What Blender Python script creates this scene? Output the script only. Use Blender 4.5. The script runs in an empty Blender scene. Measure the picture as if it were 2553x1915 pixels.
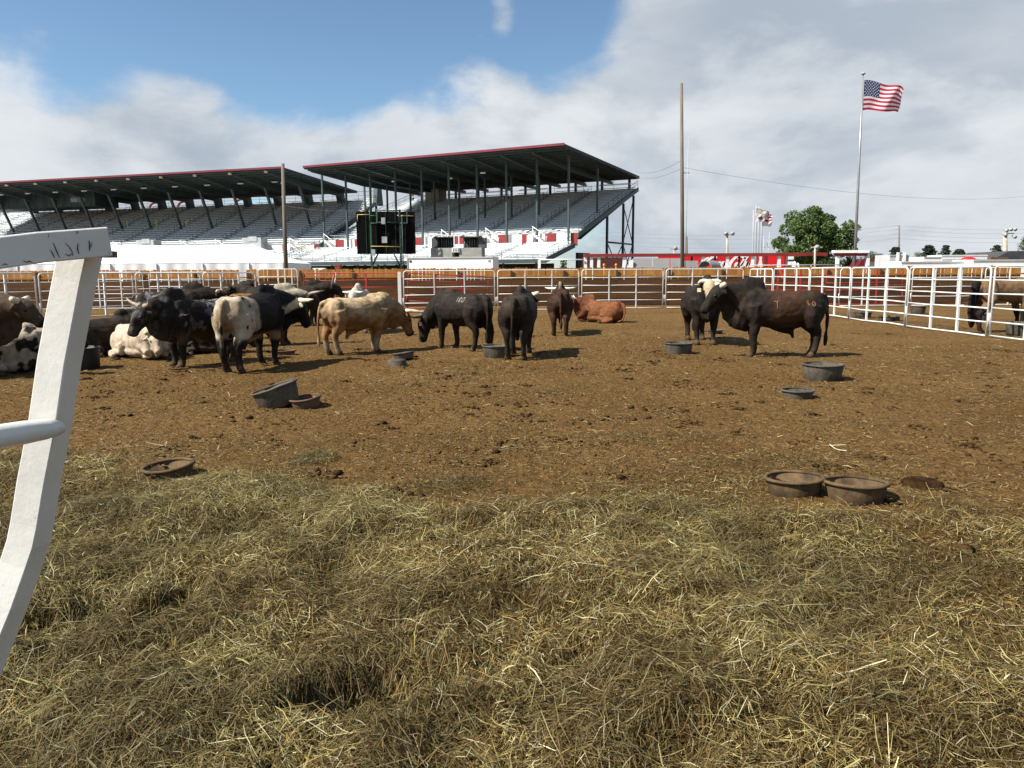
import bpy, bmesh, math, random
import numpy as np
from mathutils import Vector, Matrix, Quaternion
from mathutils.bvhtree import BVHTree
random.seed(11); rng = np.random.default_rng(7)
PI = math.pi; R = math.radians
scene = bpy.context.scene
COL = scene.collection

# ------------------------------------------------------------------ camera
FPX, CX, CY, EYE = 1900.0, 1276.5, 957.5, 1.65
PITCH, ROLL = R(8.337), R(-0.30)
cam_d = bpy.data.cameras.new('camera'); cam = bpy.data.objects.new('camera', cam_d); COL.objects.link(cam)
cam_d.sensor_width = 36.0; cam_d.lens = FPX / 2553 * 36.0
cam_d.clip_start = 0.05; cam_d.clip_end = 9000
CAMROT = Matrix.Rotation(PI/2 - PITCH, 3, 'X') @ Matrix.Rotation(ROLL, 3, 'Z')
cam.matrix_world = Matrix.Translation((0, 0, EYE)) @ CAMROT.to_4x4()
scene.camera = cam

def ray(px, py):
    return CAMROT @ Vector(((px - CX)/FPX, -(py - CY)/FPX, -1.0))
def at(px, py, Y):                      # point of the place seen at a picture position, Y metres ahead
    d = ray(px, py); return Vector((0, 0, EYE)) + d * (Y / d.y)
def gnd(px, py, z=0.0):                 # point of the ground
    d = ray(px, py); return Vector((0, 0, EYE)) + d * ((z - EYE) / d.z)

# ------------------------------------------------------------------ sun, sky, exposure
SUN_EL, SUN_AZ = R(47), R(203)          # azimuth of the sun seen from above, counter-clockwise from +X
SUNDIR = Vector((math.cos(SUN_AZ)*math.cos(SUN_EL), math.sin(SUN_AZ)*math.cos(SUN_EL), math.sin(SUN_EL)))
sd = bpy.data.lights.new('sun', 'SUN'); sd.energy = 5.0; sd.angle = R(0.5); sd.color = (1.0, 0.95, 0.86)
sun = bpy.data.objects.new('sun', sd); COL.objects.link(sun)
sun.rotation_euler = (-SUNDIR).to_track_quat('-Z', 'Y').to_euler(); sun.location = (-40, -10, 60)
scene.view_settings.view_transform = 'Standard'; scene.view_settings.look = 'None'
scene.view_settings.gamma = 1; scene.view_settings.use_curve_mapping = False
scene.view_settings.exposure = 1.0
try:
    scene.cycles.use_denoising = True
    scene.cycles.max_bounces = 6
except Exception: pass

def build_world():
    w = bpy.data.worlds.new("World"); scene.world = w; w.use_nodes = True
    nt = w.node_tree; N = nt.nodes; L = nt.links; N.clear()
    out = N.new('ShaderNodeOutputWorld'); bg = N.new('ShaderNodeBackground'); L.new(bg.outputs[0], out.inputs[0])
    bg.inputs[1].default_value = 0.05
    sky = N.new('ShaderNodeTexSky'); sky.sky_type = 'NISHITA'; sky.sun_disc = False
    sky.sun_elevation = SUN_EL; sky.sun_rotation = PI/2 - SUN_AZ
    sky.altitude = 1800; sky.air_density = 1.0; sky.dust_density = 1.3; sky.ozone_density = 1.6
    tc = N.new('ShaderNodeTexCoord'); nrm = N.new('ShaderNodeVectorMath'); nrm.operation = 'NORMALIZE'
    L.new(tc.outputs['Generated'], nrm.inputs[0]); D = nrm.outputs[0]
    def math_(op, a, b=None, c=None, clamp=False):
        m = N.new('ShaderNodeMath'); m.operation = op; m.use_clamp = clamp
        for i, v in enumerate((a, b, c)):
            if v is None: continue
            if isinstance(v, (int, float)): m.inputs[i].default_value = v
            else: L.new(v, m.inputs[i])
        return m.outputs[0]
    def noise(vec, scale, detail, rough, dist=0.0):
        n = N.new('ShaderNodeTexNoise'); n.inputs['Scale'].default_value = scale; n.inputs['Detail'].default_value = detail
        n.inputs['Roughness'].default_value = rough; n.inputs['Distortion'].default_value = dist
        L.new(vec, n.inputs['Vector']); return n.outputs['Fac']
    def remap(v, a, b, c, d, smooth=True):
        m = N.new('ShaderNodeMapRange'); m.interpolation_type = 'SMOOTHSTEP' if smooth else 'LINEAR'
        L.new(v, m.inputs[0]); m.inputs[1].default_value = a; m.inputs[2].default_value = b
        m.inputs[3].default_value = c; m.inputs[4].default_value = d; return m.outputs[0]
    def mapped(vec, loc, sc):
        m = N.new('ShaderNodeMapping'); m.inputs['Location'].default_value = loc; m.inputs['Scale'].default_value = sc
        L.new(vec, m.inputs['Vector']); return m.outputs[0]
    sc3 = (1, 1, 2.0)
    v0 = mapped(D, (0.31, 0.12, 0.4), sc3)
    sh = Vector((-0.045, -0.01, 0.075))
    v1 = mapped(D, (0.31 + sh.x, 0.12 + sh.y, 0.4 + sh.z*2), sc3)
    n0 = noise(v0, 3.6, 10, 0.56, 0.25); n1 = noise(v1, 3.6, 10, 0.56, 0.25)
    # where the day's clouds stand: (picture position of the middle, radius in degrees, weight)
    cov = n0
    for (px, py, r_in, r_out, wgt) in SKY_LOBES:
        c = ray(px, py).normalized()
        dp = N.new('ShaderNodeVectorMath'); dp.operation = 'DOT_PRODUCT'; L.new(D, dp.inputs[0]); dp.inputs[1].default_value = c
        g = remap(dp.outputs['Value'], math.cos(R(r_out)), math.cos(R(r_in)), 0.0, wgt)
        cov = math_('ADD', cov, g)
    mask = remap(cov, 0.44, 0.66, 0, 1)
    thick = remap(cov, 0.55, 0.95, 0, 1)
    soft = noise(mapped(D, (2.1, 0.7, 0.2), (1, 1, 2.8)), 3.0, 7, 0.55, 0.3)
    lit = math_('SUBTRACT', n0, n1)
    lit = remap(lit, -0.10, 0.12, 0, 1)
    lit = math_('ADD', math_('MULTIPLY', lit, 0.52), math_('MULTIPLY', remap(soft, 0.36, 0.66, 0, 1), 0.36)); lit = math_('ADD', lit, 0.14)
    lit = math_('SUBTRACT', lit, math_('MULTIPLY', thick, 0.08), clamp=True)
    cc = N.new('ShaderNodeMix'); cc.data_type = 'RGBA'; L.new(lit, cc.inputs['Factor'])
    cc.inputs['A'].default_value = CLOUD_DARK; cc.inputs['B'].default_value = CLOUD_LIGHT
    # sky tint
    tint = N.new('ShaderNodeMix'); tint.data_type = 'RGBA'; tint.blend_type = 'MULTIPLY'; tint.inputs['Factor'].default_value = 1
    L.new(sky.outputs[0], tint.inputs['A']); tint.inputs['B'].default_value = SKY_TINT
    mx = N.new('ShaderNodeMix'); mx.data_type = 'RGBA'
    L.new(mask, mx.inputs['Factor']); L.new(tint.outputs['Result'], mx.inputs['A']); L.new(cc.outputs['Result'], mx.inputs['B'])
    L.new(mx.outputs['Result'], bg.inputs[0])
SKY_LOBES = [(1430, 90, 1, 6, -0.13), (1120, 290, 2, 7.5, 0.20), (820, 350, 2, 7, 0.24), (1420, 270, 2, 7, 0.14), (420, 330, 2, 7, 0.14),
             (650, 40, 2, 17, -0.26), (1150, 80, 2, 12, -0.24), (150, 10, 2, 10, -0.2), (780, 170, 1, 6, -0.16), (1330, 120, 1, 6, -0.12),
             (200, 320, 2, 12, 0.22), (1250, 330, 2, 9, 0.22), (1700, 380, 3, 14, 0.22), (2250, 150, 4, 20, 0.26), (560, 430, 2, 9, 0.15), (2500, 480, 2, 14, 0.10),
             (1215, 38, 0.4, 2.6, 0.19), (1310, 46, 0.4, 2.8, 0.21), (1000, 60, 0.3, 2.2, 0.12), (930, 400, 2, 8, 0.14)]
CLOUD_DARK = (3.9, 4.6, 5.5, 1); CLOUD_LIGHT = (8.0, 8.3, 8.6, 1); SKY_TINT = (1.38, 1.52, 1.48, 1)
build_world()

# ------------------------------------------------------------------ helpers
def vnoise(p, seed=0):
    p = np.asarray(p, dtype=np.float64)
    i = np.floor(p).astype(np.int64); f = p - i; f = f*f*(3 - 2*f)
    def h(x, y, z):
        with np.errstate(over='ignore'):
            a = (x*374761393 + y*668265263 + z*1440662683 + seed*974711) & 0xffffffff
            a = ((a ^ (a >> 13)) * 1274126177) & 0xffffffff
            a = (a ^ (a >> 16)) & 0xffffffff
        return a / 4294967295.0
    r = 0
    for dx in (0, 1):
        for dy in (0, 1):
            for dz in (0, 1):
                w = (f[:, 0] if dx else 1 - f[:, 0]) * (f[:, 1] if dy else 1 - f[:, 1]) * (f[:, 2] if dz else 1 - f[:, 2])
                r = r + w*h(i[:, 0] + dx, i[:, 1] + dy, i[:, 2] + dz)
    return r
def fbm(p, octv=4, seed=0, gain=0.5):
    p = np.asarray(p, dtype=np.float64); a = 1; s = 0; t = 0
    for o in range(octv):
        s = s + a*vnoise(p*(2.0**o) + 17.3*o, seed + o); t += a; a *= gain
    return s/t
def xy3(x, y): return np.stack([x, y, np.zeros_like(x)], 1)
def sstep(a, b, x):
    t = np.clip((x - a)/(b - a), 0, 1); return t*t*(3 - 2*t)

MATS = {}
def M(name, col, rough=0.75, var=0.18, scale=6.0, bump=0.0, metal=0.0, col2=None, bscale=None, spec=0.4, detail=6, stretch=(1, 1, 1), thr=(0.35, 0.65)):
    if name in MATS: return MATS[name]
    m = bpy.data.materials.new(name); m.use_nodes = True; nt = m.node_tree; N = nt.nodes; L = nt.links
    b = N['Principled BSDF']; b.inputs['Roughness'].default_value = rough; b.inputs['Metallic'].default_value = metal
    b.inputs['Specular IOR Level'].default_value = spec
    tc = N.new('ShaderNodeTexCoord'); mp = N.new('ShaderNodeMapping'); mp.inputs['Scale'].default_value = stretch
    L.new(tc.outputs['Object'], mp.inputs['Vector'])
    n = N.new('ShaderNodeTexNoise'); n.inputs['Scale'].default_value = scale; n.inputs['Detail'].default_value = detail; n.inputs['Roughness'].default_value = 0.6
    L.new(mp.outputs[0], n.inputs['Vector'])
    mr = N.new('ShaderNodeMapRange'); mr.inputs[1].default_value = thr[0]; mr.inputs[2].default_value = thr[1]; L.new(n.outputs['Fac'], mr.inputs[0])
    mx = N.new('ShaderNodeMix'); mx.data_type = 'RGBA'; L.new(mr.outputs[0], mx.inputs['Factor'])
    c1 = tuple(max(0, c*(1 - var)) for c in col) + (1,)
    c2 = (tuple(min(0.95, c*(1 + var)) for c in col) if col2 is None else tuple(col2)) + (1,)
    mx.inputs['A'].default_value = c1; mx.inputs['B'].default_value = c2
    L.new(mx.outputs['Result'], b.inputs['Base Color'])
    if bump:
        n2 = N.new('ShaderNodeTexNoise'); n2.inputs['Scale'].default_value = bscale or scale*4; n2.inputs['Detail'].default_value = 6
        L.new(mp.outputs[0], n2.inputs['Vector'])
        bp = N.new('ShaderNodeBump'); bp.inputs['Strength'].default_value = min(1, bump); bp.inputs['Distance'].default_value = 0.02
        L.new(n2.outputs['Fac'], bp.inputs['Height']); L.new(bp.outputs[0], b.inputs['Normal'])
    MATS[name] = m; return m
def Mattr(name, rough=0.8, nscale=30, nvar=0.3, bump=0.0, bscale=60, spec=0.3, trans=0.0, sheen=0.0):
    if name in MATS: return MATS[name]
    m = bpy.data.materials.new(name); m.use_nodes = True; nt = m.node_tree; N = nt.nodes; L = nt.links
    b = N['Principled BSDF']; b.inputs['Roughness'].default_value = rough; b.inputs['Specular IOR Level'].default_value = spec
    a = N.new('ShaderNodeAttribute'); a.attribute_name = 'tone'
    tc = N.new('ShaderNodeTexCoord'); n = N.new('ShaderNodeTexNoise'); n.inputs['Scale'].default_value = nscale; n.inputs['Detail'].default_value = 5
    L.new(tc.outputs['Object'], n.inputs['Vector'])
    mr = N.new('ShaderNodeMapRange'); mr.inputs[1].default_value = 0.3; mr.inputs[2].default_value = 0.7
    mr.inputs[3].default_value = 1 - nvar; mr.inputs[4].default_value = 1 + nvar; L.new(n.outputs['Fac'], mr.inputs[0])
    mx = N.new('ShaderNodeVectorMath'); mx.operation = 'SCALE'; L.new(a.outputs['Color'], mx.inputs[0]); L.new(mr.outputs[0], mx.inputs['Scale'])
    L.new(mx.outputs[0], b.inputs['Base Color'])
    if sheen:
        b.inputs['Sheen Weight'].default_value = sheen; b.inputs['Sheen Roughness'].default_value = 0.4
    if trans:
        t = N.new('ShaderNodeBsdfTranslucent'); L.new(mx.outputs[0], t.inputs[0]); ms = N.new('ShaderNodeMixShader'); ms.inputs[0].default_value = trans
        L.new(b.outputs[0], ms.inputs[1]); L.new(t.outputs[0], ms.inputs[2]); L.new(ms.outputs[0], N['Material Output'].inputs[0])
    if bump:
        n2 = N.new('ShaderNodeTexNoise'); n2.inputs['Scale'].default_value = bscale; n2.inputs['Detail'].default_value = 5
        L.new(tc.outputs['Object'], n2.inputs['Vector'])
        bp = N.new('ShaderNodeBump'); bp.inputs['Strength'].default_value = bump; bp.inputs['Distance'].default_value = 0.01
        L.new(n2.outputs['Fac'], bp.inputs['Height']); L.new(bp.outputs[0], b.inputs['Normal'])
    MATS[name] = m; return m

class MB:                                # collects shapes and links them as ONE mesh object
    def __init__(s): s.v = []; s.f = []; s.sm = []
    def add(s, v, f, smooth=False):
        o = len(s.v); s.v += [tuple(p) for p in v]; s.f += [tuple(i + o for i in q) for q in f]; s.sm += [smooth]*len(f); return s
    def box(s, c, d, rot=None):
        hx, hy, hz = d[0]/2, d[1]/2, d[2]/2
        v = [Vector((x, y, z)) for x in (-hx, hx) for y in (-hy, hy) for z in (-hz, hz)]
        if rot is not None: v = [rot @ p for p in v]
        v = [p + Vector(c) for p in v]
        return s.add(v, [(0, 1, 3, 2), (4, 6, 7, 5), (0, 4, 5, 1), (2, 3, 7, 6), (0, 2, 6, 4), (1, 5, 7, 3)])
    def prism(s, poly, axis_o, ax, ay, az, depth):     # polygon in (ax, ay), extruded along az
        n = len(poly); v = []
        for k in (0, 1):
            for (a, b) in poly: v.append(Vector(axis_o) + ax*a + ay*b + az*(depth*k))
        f = [tuple(range(n))[::-1], tuple(range(n, 2*n))] + [(i, (i + 1) % n, n + (i + 1) % n, n + i) for i in range(n)]
        return s.add(v, f)
    def tube(s, pts, rad, n=8, side=None, rh=None, caps=True, section=None, smooth=True, spin=0.0):
        pts = [Vector(p) for p in pts]; k = len(pts)
        rad = [rad]*k if isinstance(rad, (int, float)) else list(rad)
        rh = rad if rh is None else ([rh]*k if isinstance(rh, (int, float)) else list(rh))
        if section is None: section = [(math.cos(2*PI*i/n), math.sin(2*PI*i/n)) for i in range(n)]
        n = len(section); V = []; prev = None
        for i, p in enumerate(pts):
            t = (pts[min(i + 1, k - 1)] - pts[max(i - 1, 0)])
            if t.length < 1e-9: t = Vector((0, 0, 1))
            t.normalize()
            sd = Vector(side) if side is not None else (prev if prev is not None else (Vector((0, 0, 1)) if abs(t.z) < 0.9 else Vector((1, 0, 0))))
            sd = sd - t*sd.dot(t)
            if sd.length < 1e-4: sd = t.orthogonal()
            sd.normalize(); up = t.cross(sd); prev = sd
            if spin: sd, up = sd*math.cos(spin) + up*math.sin(spin), up*math.cos(spin) - sd*math.sin(spin)
            for (a, b) in section: V.append(p + sd*(a*rad[i]) + up*(b*rh[i]))
        F = [(i*n + j, i*n + (j + 1) % n, (i + 1)*n + (j + 1) % n, (i + 1)*n + j) for i in range(k - 1) for j in range(n)]
        if caps: F += [tuple(range(n))[::-1], tuple(range((k - 1)*n, k*n))]
        return s.add(V, F, smooth)
    def ell(s, c, r, rot=None, nu=12, nv=8):
        V = [Vector((0, 0, -1))]
        for j in range(1, nv):
            th = -PI/2 + PI*j/nv
            for i in range(nu): V.append(Vector((math.cos(th)*math.cos(2*PI*i/nu), math.cos(th)*math.sin(2*PI*i/nu), math.sin(th))))
        V.append(Vector((0, 0, 1))); F = []
        for i in range(nu): F.append((0, 1 + (i + 1) % nu, 1 + i))
        for j in range(nv - 2):
            for i in range(nu): F.append((1 + j*nu + i, 1 + j*nu + (i + 1) % nu, 1 + (j + 1)*nu + (i + 1) % nu, 1 + (j + 1)*nu + i))
        b = 1 + (nv - 2)*nu
        for i in range(nu): F.append((b + i, b + (i + 1) % nu, len(V) - 1))
        out = []
        for p in V:
            q = Vector((p.x*r[0], p.y*r[1], p.z*r[2]))
            if rot is not None: q = rot @ q
            out.append(q + Vector(c))
        return s.add(out, F, True)
    def lathe(s, prof, n=28, smooth=True):
        V = []
        for (r, z) in prof:
            for i in range(n): V.append((r*math.cos(2*PI*i/n), r*math.sin(2*PI*i/n), z))
        k = len(prof)
        F = [(i*n + j, i*n + (j + 1) % n, (i + 1)*n + (j + 1) % n, (i + 1)*n + j) for i in range(k - 1) for j in range(n)]
        return s.add(V, F, smooth)
    def mesh(s, name, mat=None):
        me = bpy.data.meshes.new(name); me.from_pydata([tuple(p) for p in s.v], [], s.f)
        me.polygons.foreach_set('use_smooth', s.sm); me.update()
        if mat: me.materials.append(mat)
        return me
    def build(s, name, mat, parent=None, loc=None):
        return link(name, s.mesh(name, mat), parent, loc)
def link(name, me, parent=None, loc=None):
    o = bpy.data.objects.new(name, me); COL.objects.link(o)
    if parent is not None: o.parent = parent
    if loc is not None: o.location = loc
    return o
def tag(o, label=None, cat=None, group=None, kind=None):
    if label: o['label'] = label
    if cat: o['category'] = cat
    if group: o['group'] = group
    if kind: o['kind'] = kind
    return o
def empty(name, loc, rz, label, cat, group=None):
    o = bpy.data.objects.new(name, None); COL.objects.link(o); o.location = loc; o.rotation_euler = (0, 0, rz)
    o.empty_display_size = 0.2
    return tag(o, label, cat, group)
def setcol(me, cols):                   # per-vertex colours of hair, straw and leaves
    a = me.color_attributes.new('tone', 'FLOAT_COLOR', 'POINT')
    c = np.ones((len(me.vertices), 4), dtype=np.float32); c[:, :3] = cols
    a.data.foreach_set('color', c.ravel())
def npmesh(name, V, F, mat, smooth=False):          # V (n,3), F (m,4) or (m,3) arrays
    me = bpy.data.meshes.new(name); V = np.asarray(V, dtype=np.float32); F = np.asarray(F, dtype=np.int32); k = F.shape[1]
    me.vertices.add(len(V)); me.vertices.foreach_set('co', V.ravel())
    me.loops.add(F.size); me.loops.foreach_set('vertex_index', F.ravel())
    me.polygons.add(len(F)); me.polygons.foreach_set('loop_start', np.arange(len(F), dtype=np.int32)*k)
    if smooth: me.polygons.foreach_set('use_smooth', np.ones(len(F), dtype=bool))
    me.update(calc_edges=True)
    if mat: me.materials.append(mat)
    return me
RSQ = []
for k in range(4):                       # a square section with rounded corners
    for a in (-35, 0, 35):
        ang = R(45 + 90*k + a); cx, cy = math.cos(R(45 + 90*k)), math.sin(R(45 + 90*k))
        sx, sy = (1 if cx > 0 else -1), (1 if cy > 0 else -1)
        RSQ.append((sx*0.88 + 0.12*math.cos(ang), sy*0.88 + 0.12*math.sin(ang)))
# ------------------------------------------------------------------ ground
def hay_mask(x, y):                      # where the hay lies thick
    d = np.hypot(x, y); n = fbm(xy3(x*0.45, y*0.9), 4, 5)
    n2 = fbm(xy3(x*1.6, y*1.6), 3, 9)
    edge = 5.2 - 0.22*x + 4.0*(n - 0.5) + 2.6*(n2 - 0.5)
    edge = np.where(x > 1.2, edge - 0.12*(x - 1.2), edge)
    m = sstep(2.2, -1.2, d - edge)
    for (px, py, rr) in HAYCLUMPS:
        g = gnd(px, py); m = np.maximum(m, 0.95*sstep(rr, rr*0.4, np.hypot((x - g.x), (y - g.y)*0.8)))
    for (px, py, rr) in HAYCLEAR:
        g = gnd(px, py); m = m*(1 - 0.9*np.exp(-(((x - g.x)/rr)**2 + ((y - g.y)/(rr*1.1))**2)))
    return m
HAYCLEAR = [(1981, 1240, .42), (2132, 1258, .42), (424, 1192, .34), (2304, 1208, .3)]
PITS = [(445, 1530, .15, .12), (960, 1735, .24, .15), (820, 1800, .12, .09), (1300, 1500, .16, .05), (1440, 1655, .14, .05), (60, 1610, .18, .08), (2480, 1400, .18, .06), (2060, 1560, .12, .03), (1180, 1470, .13, .03), (1700, 1880, .14, .05)]
HAYCLUMPS = [(200, 1165, 0.40), (780, 1150, 0.30), (60, 1150, 0.5), (560, 1230, 0.4)]
def hz(x, y):
    x = np.asarray(x, float); y = np.asarray(y, float); d = np.hypot(x, y)
    far = sstep(60, 30, d)
    b = 0.050*(fbm(xy3(x*0.5, y*0.5), 3, 1) - 0.5) + 0.030*(fbm(xy3(x*2.2, y*2.2), 3, 2) - 0.5)
    near = sstep(34, 9, d)
    c = fbm(xy3(x*7, y*7), 3, 3) - 0.5
    b = b + near*(0.044*c + 0.030*np.maximum(0, fbm(xy3(x*15, y*15), 2, 4) - 0.5) - 0.05*np.maximum(0, fbm(xy3(x*4.2, y*4.2), 2, 14) - 0.60))
    m = hay_mask(x, y)
    ridge = 1 - np.abs(fbm(xy3(x*1.1 + 3, y*1.5), 3, 21) - 0.5)*2
    pit = 0
    for (px, py, rr_, dep) in PITS:
        q = gnd(px, py); ux, uy = x - q.x, y - q.y; wn = fbm(xy3(x*9 + px, y*9), 3, 33) - 0.5; an_ = 0.35 + (px % 7)*0.12; ca, sa = math.cos(an_), math.sin(an_); k_ = np.hypot((ux*ca + uy*sa)/(rr_*1.35), (uy*ca - ux*sa)/(rr_*0.62)) + 1.7*wn; k_ = np.maximum(k_, 0); pit = pit + 1.25*dep*np.exp(-k_**3) - 0.45*dep*np.exp(-(((x - q.x + 1.15*rr_)/(rr_*0.6))**2 + ((y - q.y - 0.3*rr_)/(rr_*0.9))**2))
    h = -pit*m + m*(0.03 + 0.19*(fbm(xy3(x*2.1, y*2.3), 3, 22) - 0.42) + 0.12*(fbm(xy3(x*4.5, y*4.5), 3, 23) - 0.5) + 0.05*(ridge - 0.7))
    return b*far + h
ph = np.radians(np.linspace(56, 1.9, 430)); r1 = EYE/np.tan(ph)
r2 = np.geomspace(r1[-1]*1.03, 5000, 60); rr = np.concatenate([[0.02, 0.5, 0.9], r1, r2])
an = np.concatenate([np.linspace(R(-50), R(50), 460), np.linspace(R(50), R(310), 70)[1:-1]])
A, RR = np.meshgrid(an, rr); X = (RR*np.sin(A)).ravel(); Yy = (RR*np.cos(A)).ravel()
Z = hz(X, Yy)
nA = len(an); nR = len(rr); idx = np.arange(nR*nA).reshape(nR, nA); nx = np.roll(idx, -1, 1)
Fq = np.stack([idx[:-1], nx[:-1], nx[1:], idx[1:]], -1).reshape(-1, 4)[:, ::-1]
def dirt_material():
    m = bpy.data.materials.new('trampled_dirt'); m.use_nodes = True; nt = m.node_tree; N = nt.nodes; L = nt.links
    b = N['Principled BSDF']; b.inputs['Roughness'].default_value = 0.95; b.inputs['Specular IOR Level'].default_value = 0.1
    tc = N.new('ShaderNodeTexCoord')
    def nz(s, d, r=0.6, st=(1, 1, 1)):
        mp = N.new('ShaderNodeMapping'); mp.inputs['Scale'].default_value = st; L.new(tc.outputs['Object'], mp.inputs['Vector'])
        n = N.new('ShaderNodeTexNoise'); n.inputs['Scale'].default_value = s; n.inputs['Detail'].default_value = d; n.inputs['Roughness'].default_value = r
        L.new(mp.outputs[0], n.inputs['Vector']); return n.outputs['Fac']
    def rng_(f, a, b_):
        r = N.new('ShaderNodeMapRange'); r.inputs[1].default_value = a; r.inputs[2].default_value = b_; L.new(f, r.inputs[0]); return r.outputs[0]
    def mix(f, a, c):
        x = N.new('ShaderNodeMix'); x.data_type = 'RGBA'; L.new(f, x.inputs['Factor'])
        for s_, v in (('A', a), ('B', c)):
            if isinstance(v, tuple): x.inputs[s_].default_value = v + (1,)
            else: L.new(v, x.inputs[s_])
        return x.outputs['Result']
    c = mix(rng_(nz(0.42, 7, 0.65), 0.36, 0.62), DIRT_A, DIRT_B)
    c = mix(rng_(nz(9, 8, 0.7), 0.42, 0.75), c, DIRT_C)
    c = mix(rng_(nz(30, 6, 0.7), 0.53, 0.66), c, DIRT_D)
    c = mix(rng_(nz(42, 5, 0.7), 0.57, 0.68), c, DIRT_E)
    at_ = N.new('ShaderNodeAttribute'); at_.attribute_name = 'tone'
    sep = N.new('ShaderNodeSeparateColor'); L.new(at_.outputs['Color'], sep.inputs[0])
    c = mix(sep.outputs[0], c, (0.075, 0.050, 0.0135))
    L.new(c, b.inputs['Base Color'])
    h = N.new('ShaderNodeMath'); h.operation = 'ADD'; L.new(nz(22, 8, 0.7), h.inputs[0])
    h2 = N.new('ShaderNodeMath'); h2.operation = 'MULTIPLY'; L.new(nz(7, 6, 0.6), h2.inputs[0]); h2.inputs[1].default_value = 2.0; L.new(h2.outputs[0], h.inputs[1])
    bp = N.new('ShaderNodeBump'); bp.inputs['Strength'].default_value = 1.0; bp.inputs['Distance'].default_value = 0.10
    L.new(h.outputs[0], bp.inputs['Height']); L.new(bp.outputs[0], b.inputs['Normal'])
    return m
DIRT_A, DIRT_B, DIRT_C = (0.140, 0.073, 0.0205), (0.212, 0.122, 0.041), (0.082, 0.041, 0.0118)
DIRT_D, DIRT_E = (0.32, 0.21, 0.085), (0.036, 0.018, 0.006)
gme = npmesh('ground', np.stack([X, Yy, Z], 1), Fq, dirt_material(), True)
hm = hay_mask(X, Yy); setcol(gme, np.stack([hm*0.9, hm, hm], 1))
tag(link('ground', gme), 'brown trampled dirt of the bull pen running out to the fences', None, None, 'structure')

# ------------------------------------------------------------------ hay and straw
def strands(n_try, dens_fn, rmin, rmax, amax, length, width, lift, seed, palette, pw, ragged=0.9, tilt=0.35, S=3):
    g = np.random.default_rng(seed)
    d = np.sqrt(g.uniform(rmin**2, rmax**2, n_try)); a = g.uniform(-amax, amax, n_try); x = d*np.sin(a); y = d*np.cos(a)
    keep = g.uniform(0, 1, n_try) < dens_fn(x, y); x, y = x[keep], y[keep]; n = len(x)
    base = hz(x, y)
    field = fbm(xy3(x*0.9, y*0.9), 3, 41)*4*PI
    az = field + g.normal(0, ragged, n)
    ln = length[0]*np.exp(g.normal(0, length[1], n)); ln = np.clip(ln, 0.02, length[2])
    wd = g.uniform(width[0], width[1], n)*np.where(g.uniform(0, 1, n) < 0.05, 2.0, 1)
    lf = np.abs(g.normal(0, lift, n)); tl = g.normal(0, tilt, n); bend = g.normal(0, 0.28, n); sag = g.uniform(-0.05, 0.16, n)*ln
    t = np.linspace(-0.5, 0.5, S); V = np.zeros((n, S, 2, 3), dtype=np.float32)
    roll = g.uniform(-0.9, 0.9, n)
    for k in range(S):
        aa = az + bend*t[k]
        cx = x + np.cos(aa)*ln*t[k]; cy = y + np.sin(aa)*ln*t[k]
        cz = hz(cx, cy) + lf + np.sin(tl)*ln*t[k] - sag*(t[k]*2)**2*0.6 + 0.004
        cz = np.maximum(cz, hz(cx, cy) - 0.012)
        px, py, pz = -np.sin(aa)*np.cos(roll), np.cos(aa)*np.cos(roll), np.sin(roll)
        w = wd*(1.0 if (0 < k < S - 1 or S == 2) else 0.55)/2
        V[:, k, 0] = np.stack([cx - px*w, cy - py*w, cz - pz*w], 1); V[:, k, 1] = np.stack([cx + px*w, cy + py*w, cz + pz*w], 1)
    o = np.arange(n)[:, None]*(S*2) + np.arange(S - 1)[None]*2
    F = np.stack([o, o + 1, o + 3, o + 2], -1).reshape(-1, 4)
    pal = np.array(palette); ci = g.choice(len(pal), n, p=np.array(pw)/sum(pw)); c = 0.80*pal[ci]*g.uniform(0.6, 1.35, n)[:, None]
    green = sstep(0.45, 0.62, fbm(xy3(x*0.8, y*0.8), 3, 51))[:, None]
    c = c*(1 - 0.22*green) + np.array([0.150, 0.150, 0.064])*0.22*green
    if lift > 0.008:
        cl = sstep(0.36, 0.62, fbm(xy3(x*2.8, y*3.0), 4, 95))[:, None]; c = c*(0.50 + 0.62*cl) + np.array([0.048, 0.029, 0.009])*(1 - cl)*0.5; c = c*np.array([0.97, 1.0, 0.92])      # trampled brown flakes beside fresh pale ones
    deep = np.clip(1.05 - lf/(lift*1.4), 0, 1)[:, None]; shade_col = np.array([0.050, 0.030, 0.008]); c = c*(1 - 0.70*deep) + shade_col*0.70*deep   # self-shadowing of the loose hay, painted as darker low strands
    C = np.repeat(c, S*2, 0)
    return V.reshape(-1, 3), F, C
HAY = [(0.41, 0.32, 0.125), (0.29, 0.215, 0.075), (0.205, 0.18, 0.070), (0.58, 0.49, 0.26), (0.115, 0.063, 0.018), (0.31, 0.18, 0.06), (0.74, 0.66, 0.46)]
HW = [3, 4, 2.5, 2.2, 5, 2.4, 0.9]
straw_m = Mattr('dry_hay', 0.7, 40, 0.15, spec=0.25, trans=0.22)
def near_d(x, y):
    d = np.hypot(x, y); m = hay_mask(x, y); patch = 0.42 + 0.58*sstep(0.36, 0.54, fbm(xy3(x*1.3, y*1.3), 3, 61))
    for (px, py, rr_, dep) in PITS:
        q = gnd(px, py); patch = patch*(1 - 0.85*np.exp(-(((x - q.x)/(rr_*.8))**2 + ((y - q.y)/(rr_*0.6))**2)))
    nn = fbm(xy3(x*2.3, y*2.3), 4, 65); m = m*sstep(0.64 - 0.56*m, 0.76 - 0.46*m, nn)
    return m*patch*np.clip(1.25 - 0.10*d, 0.5, 1)
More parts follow.
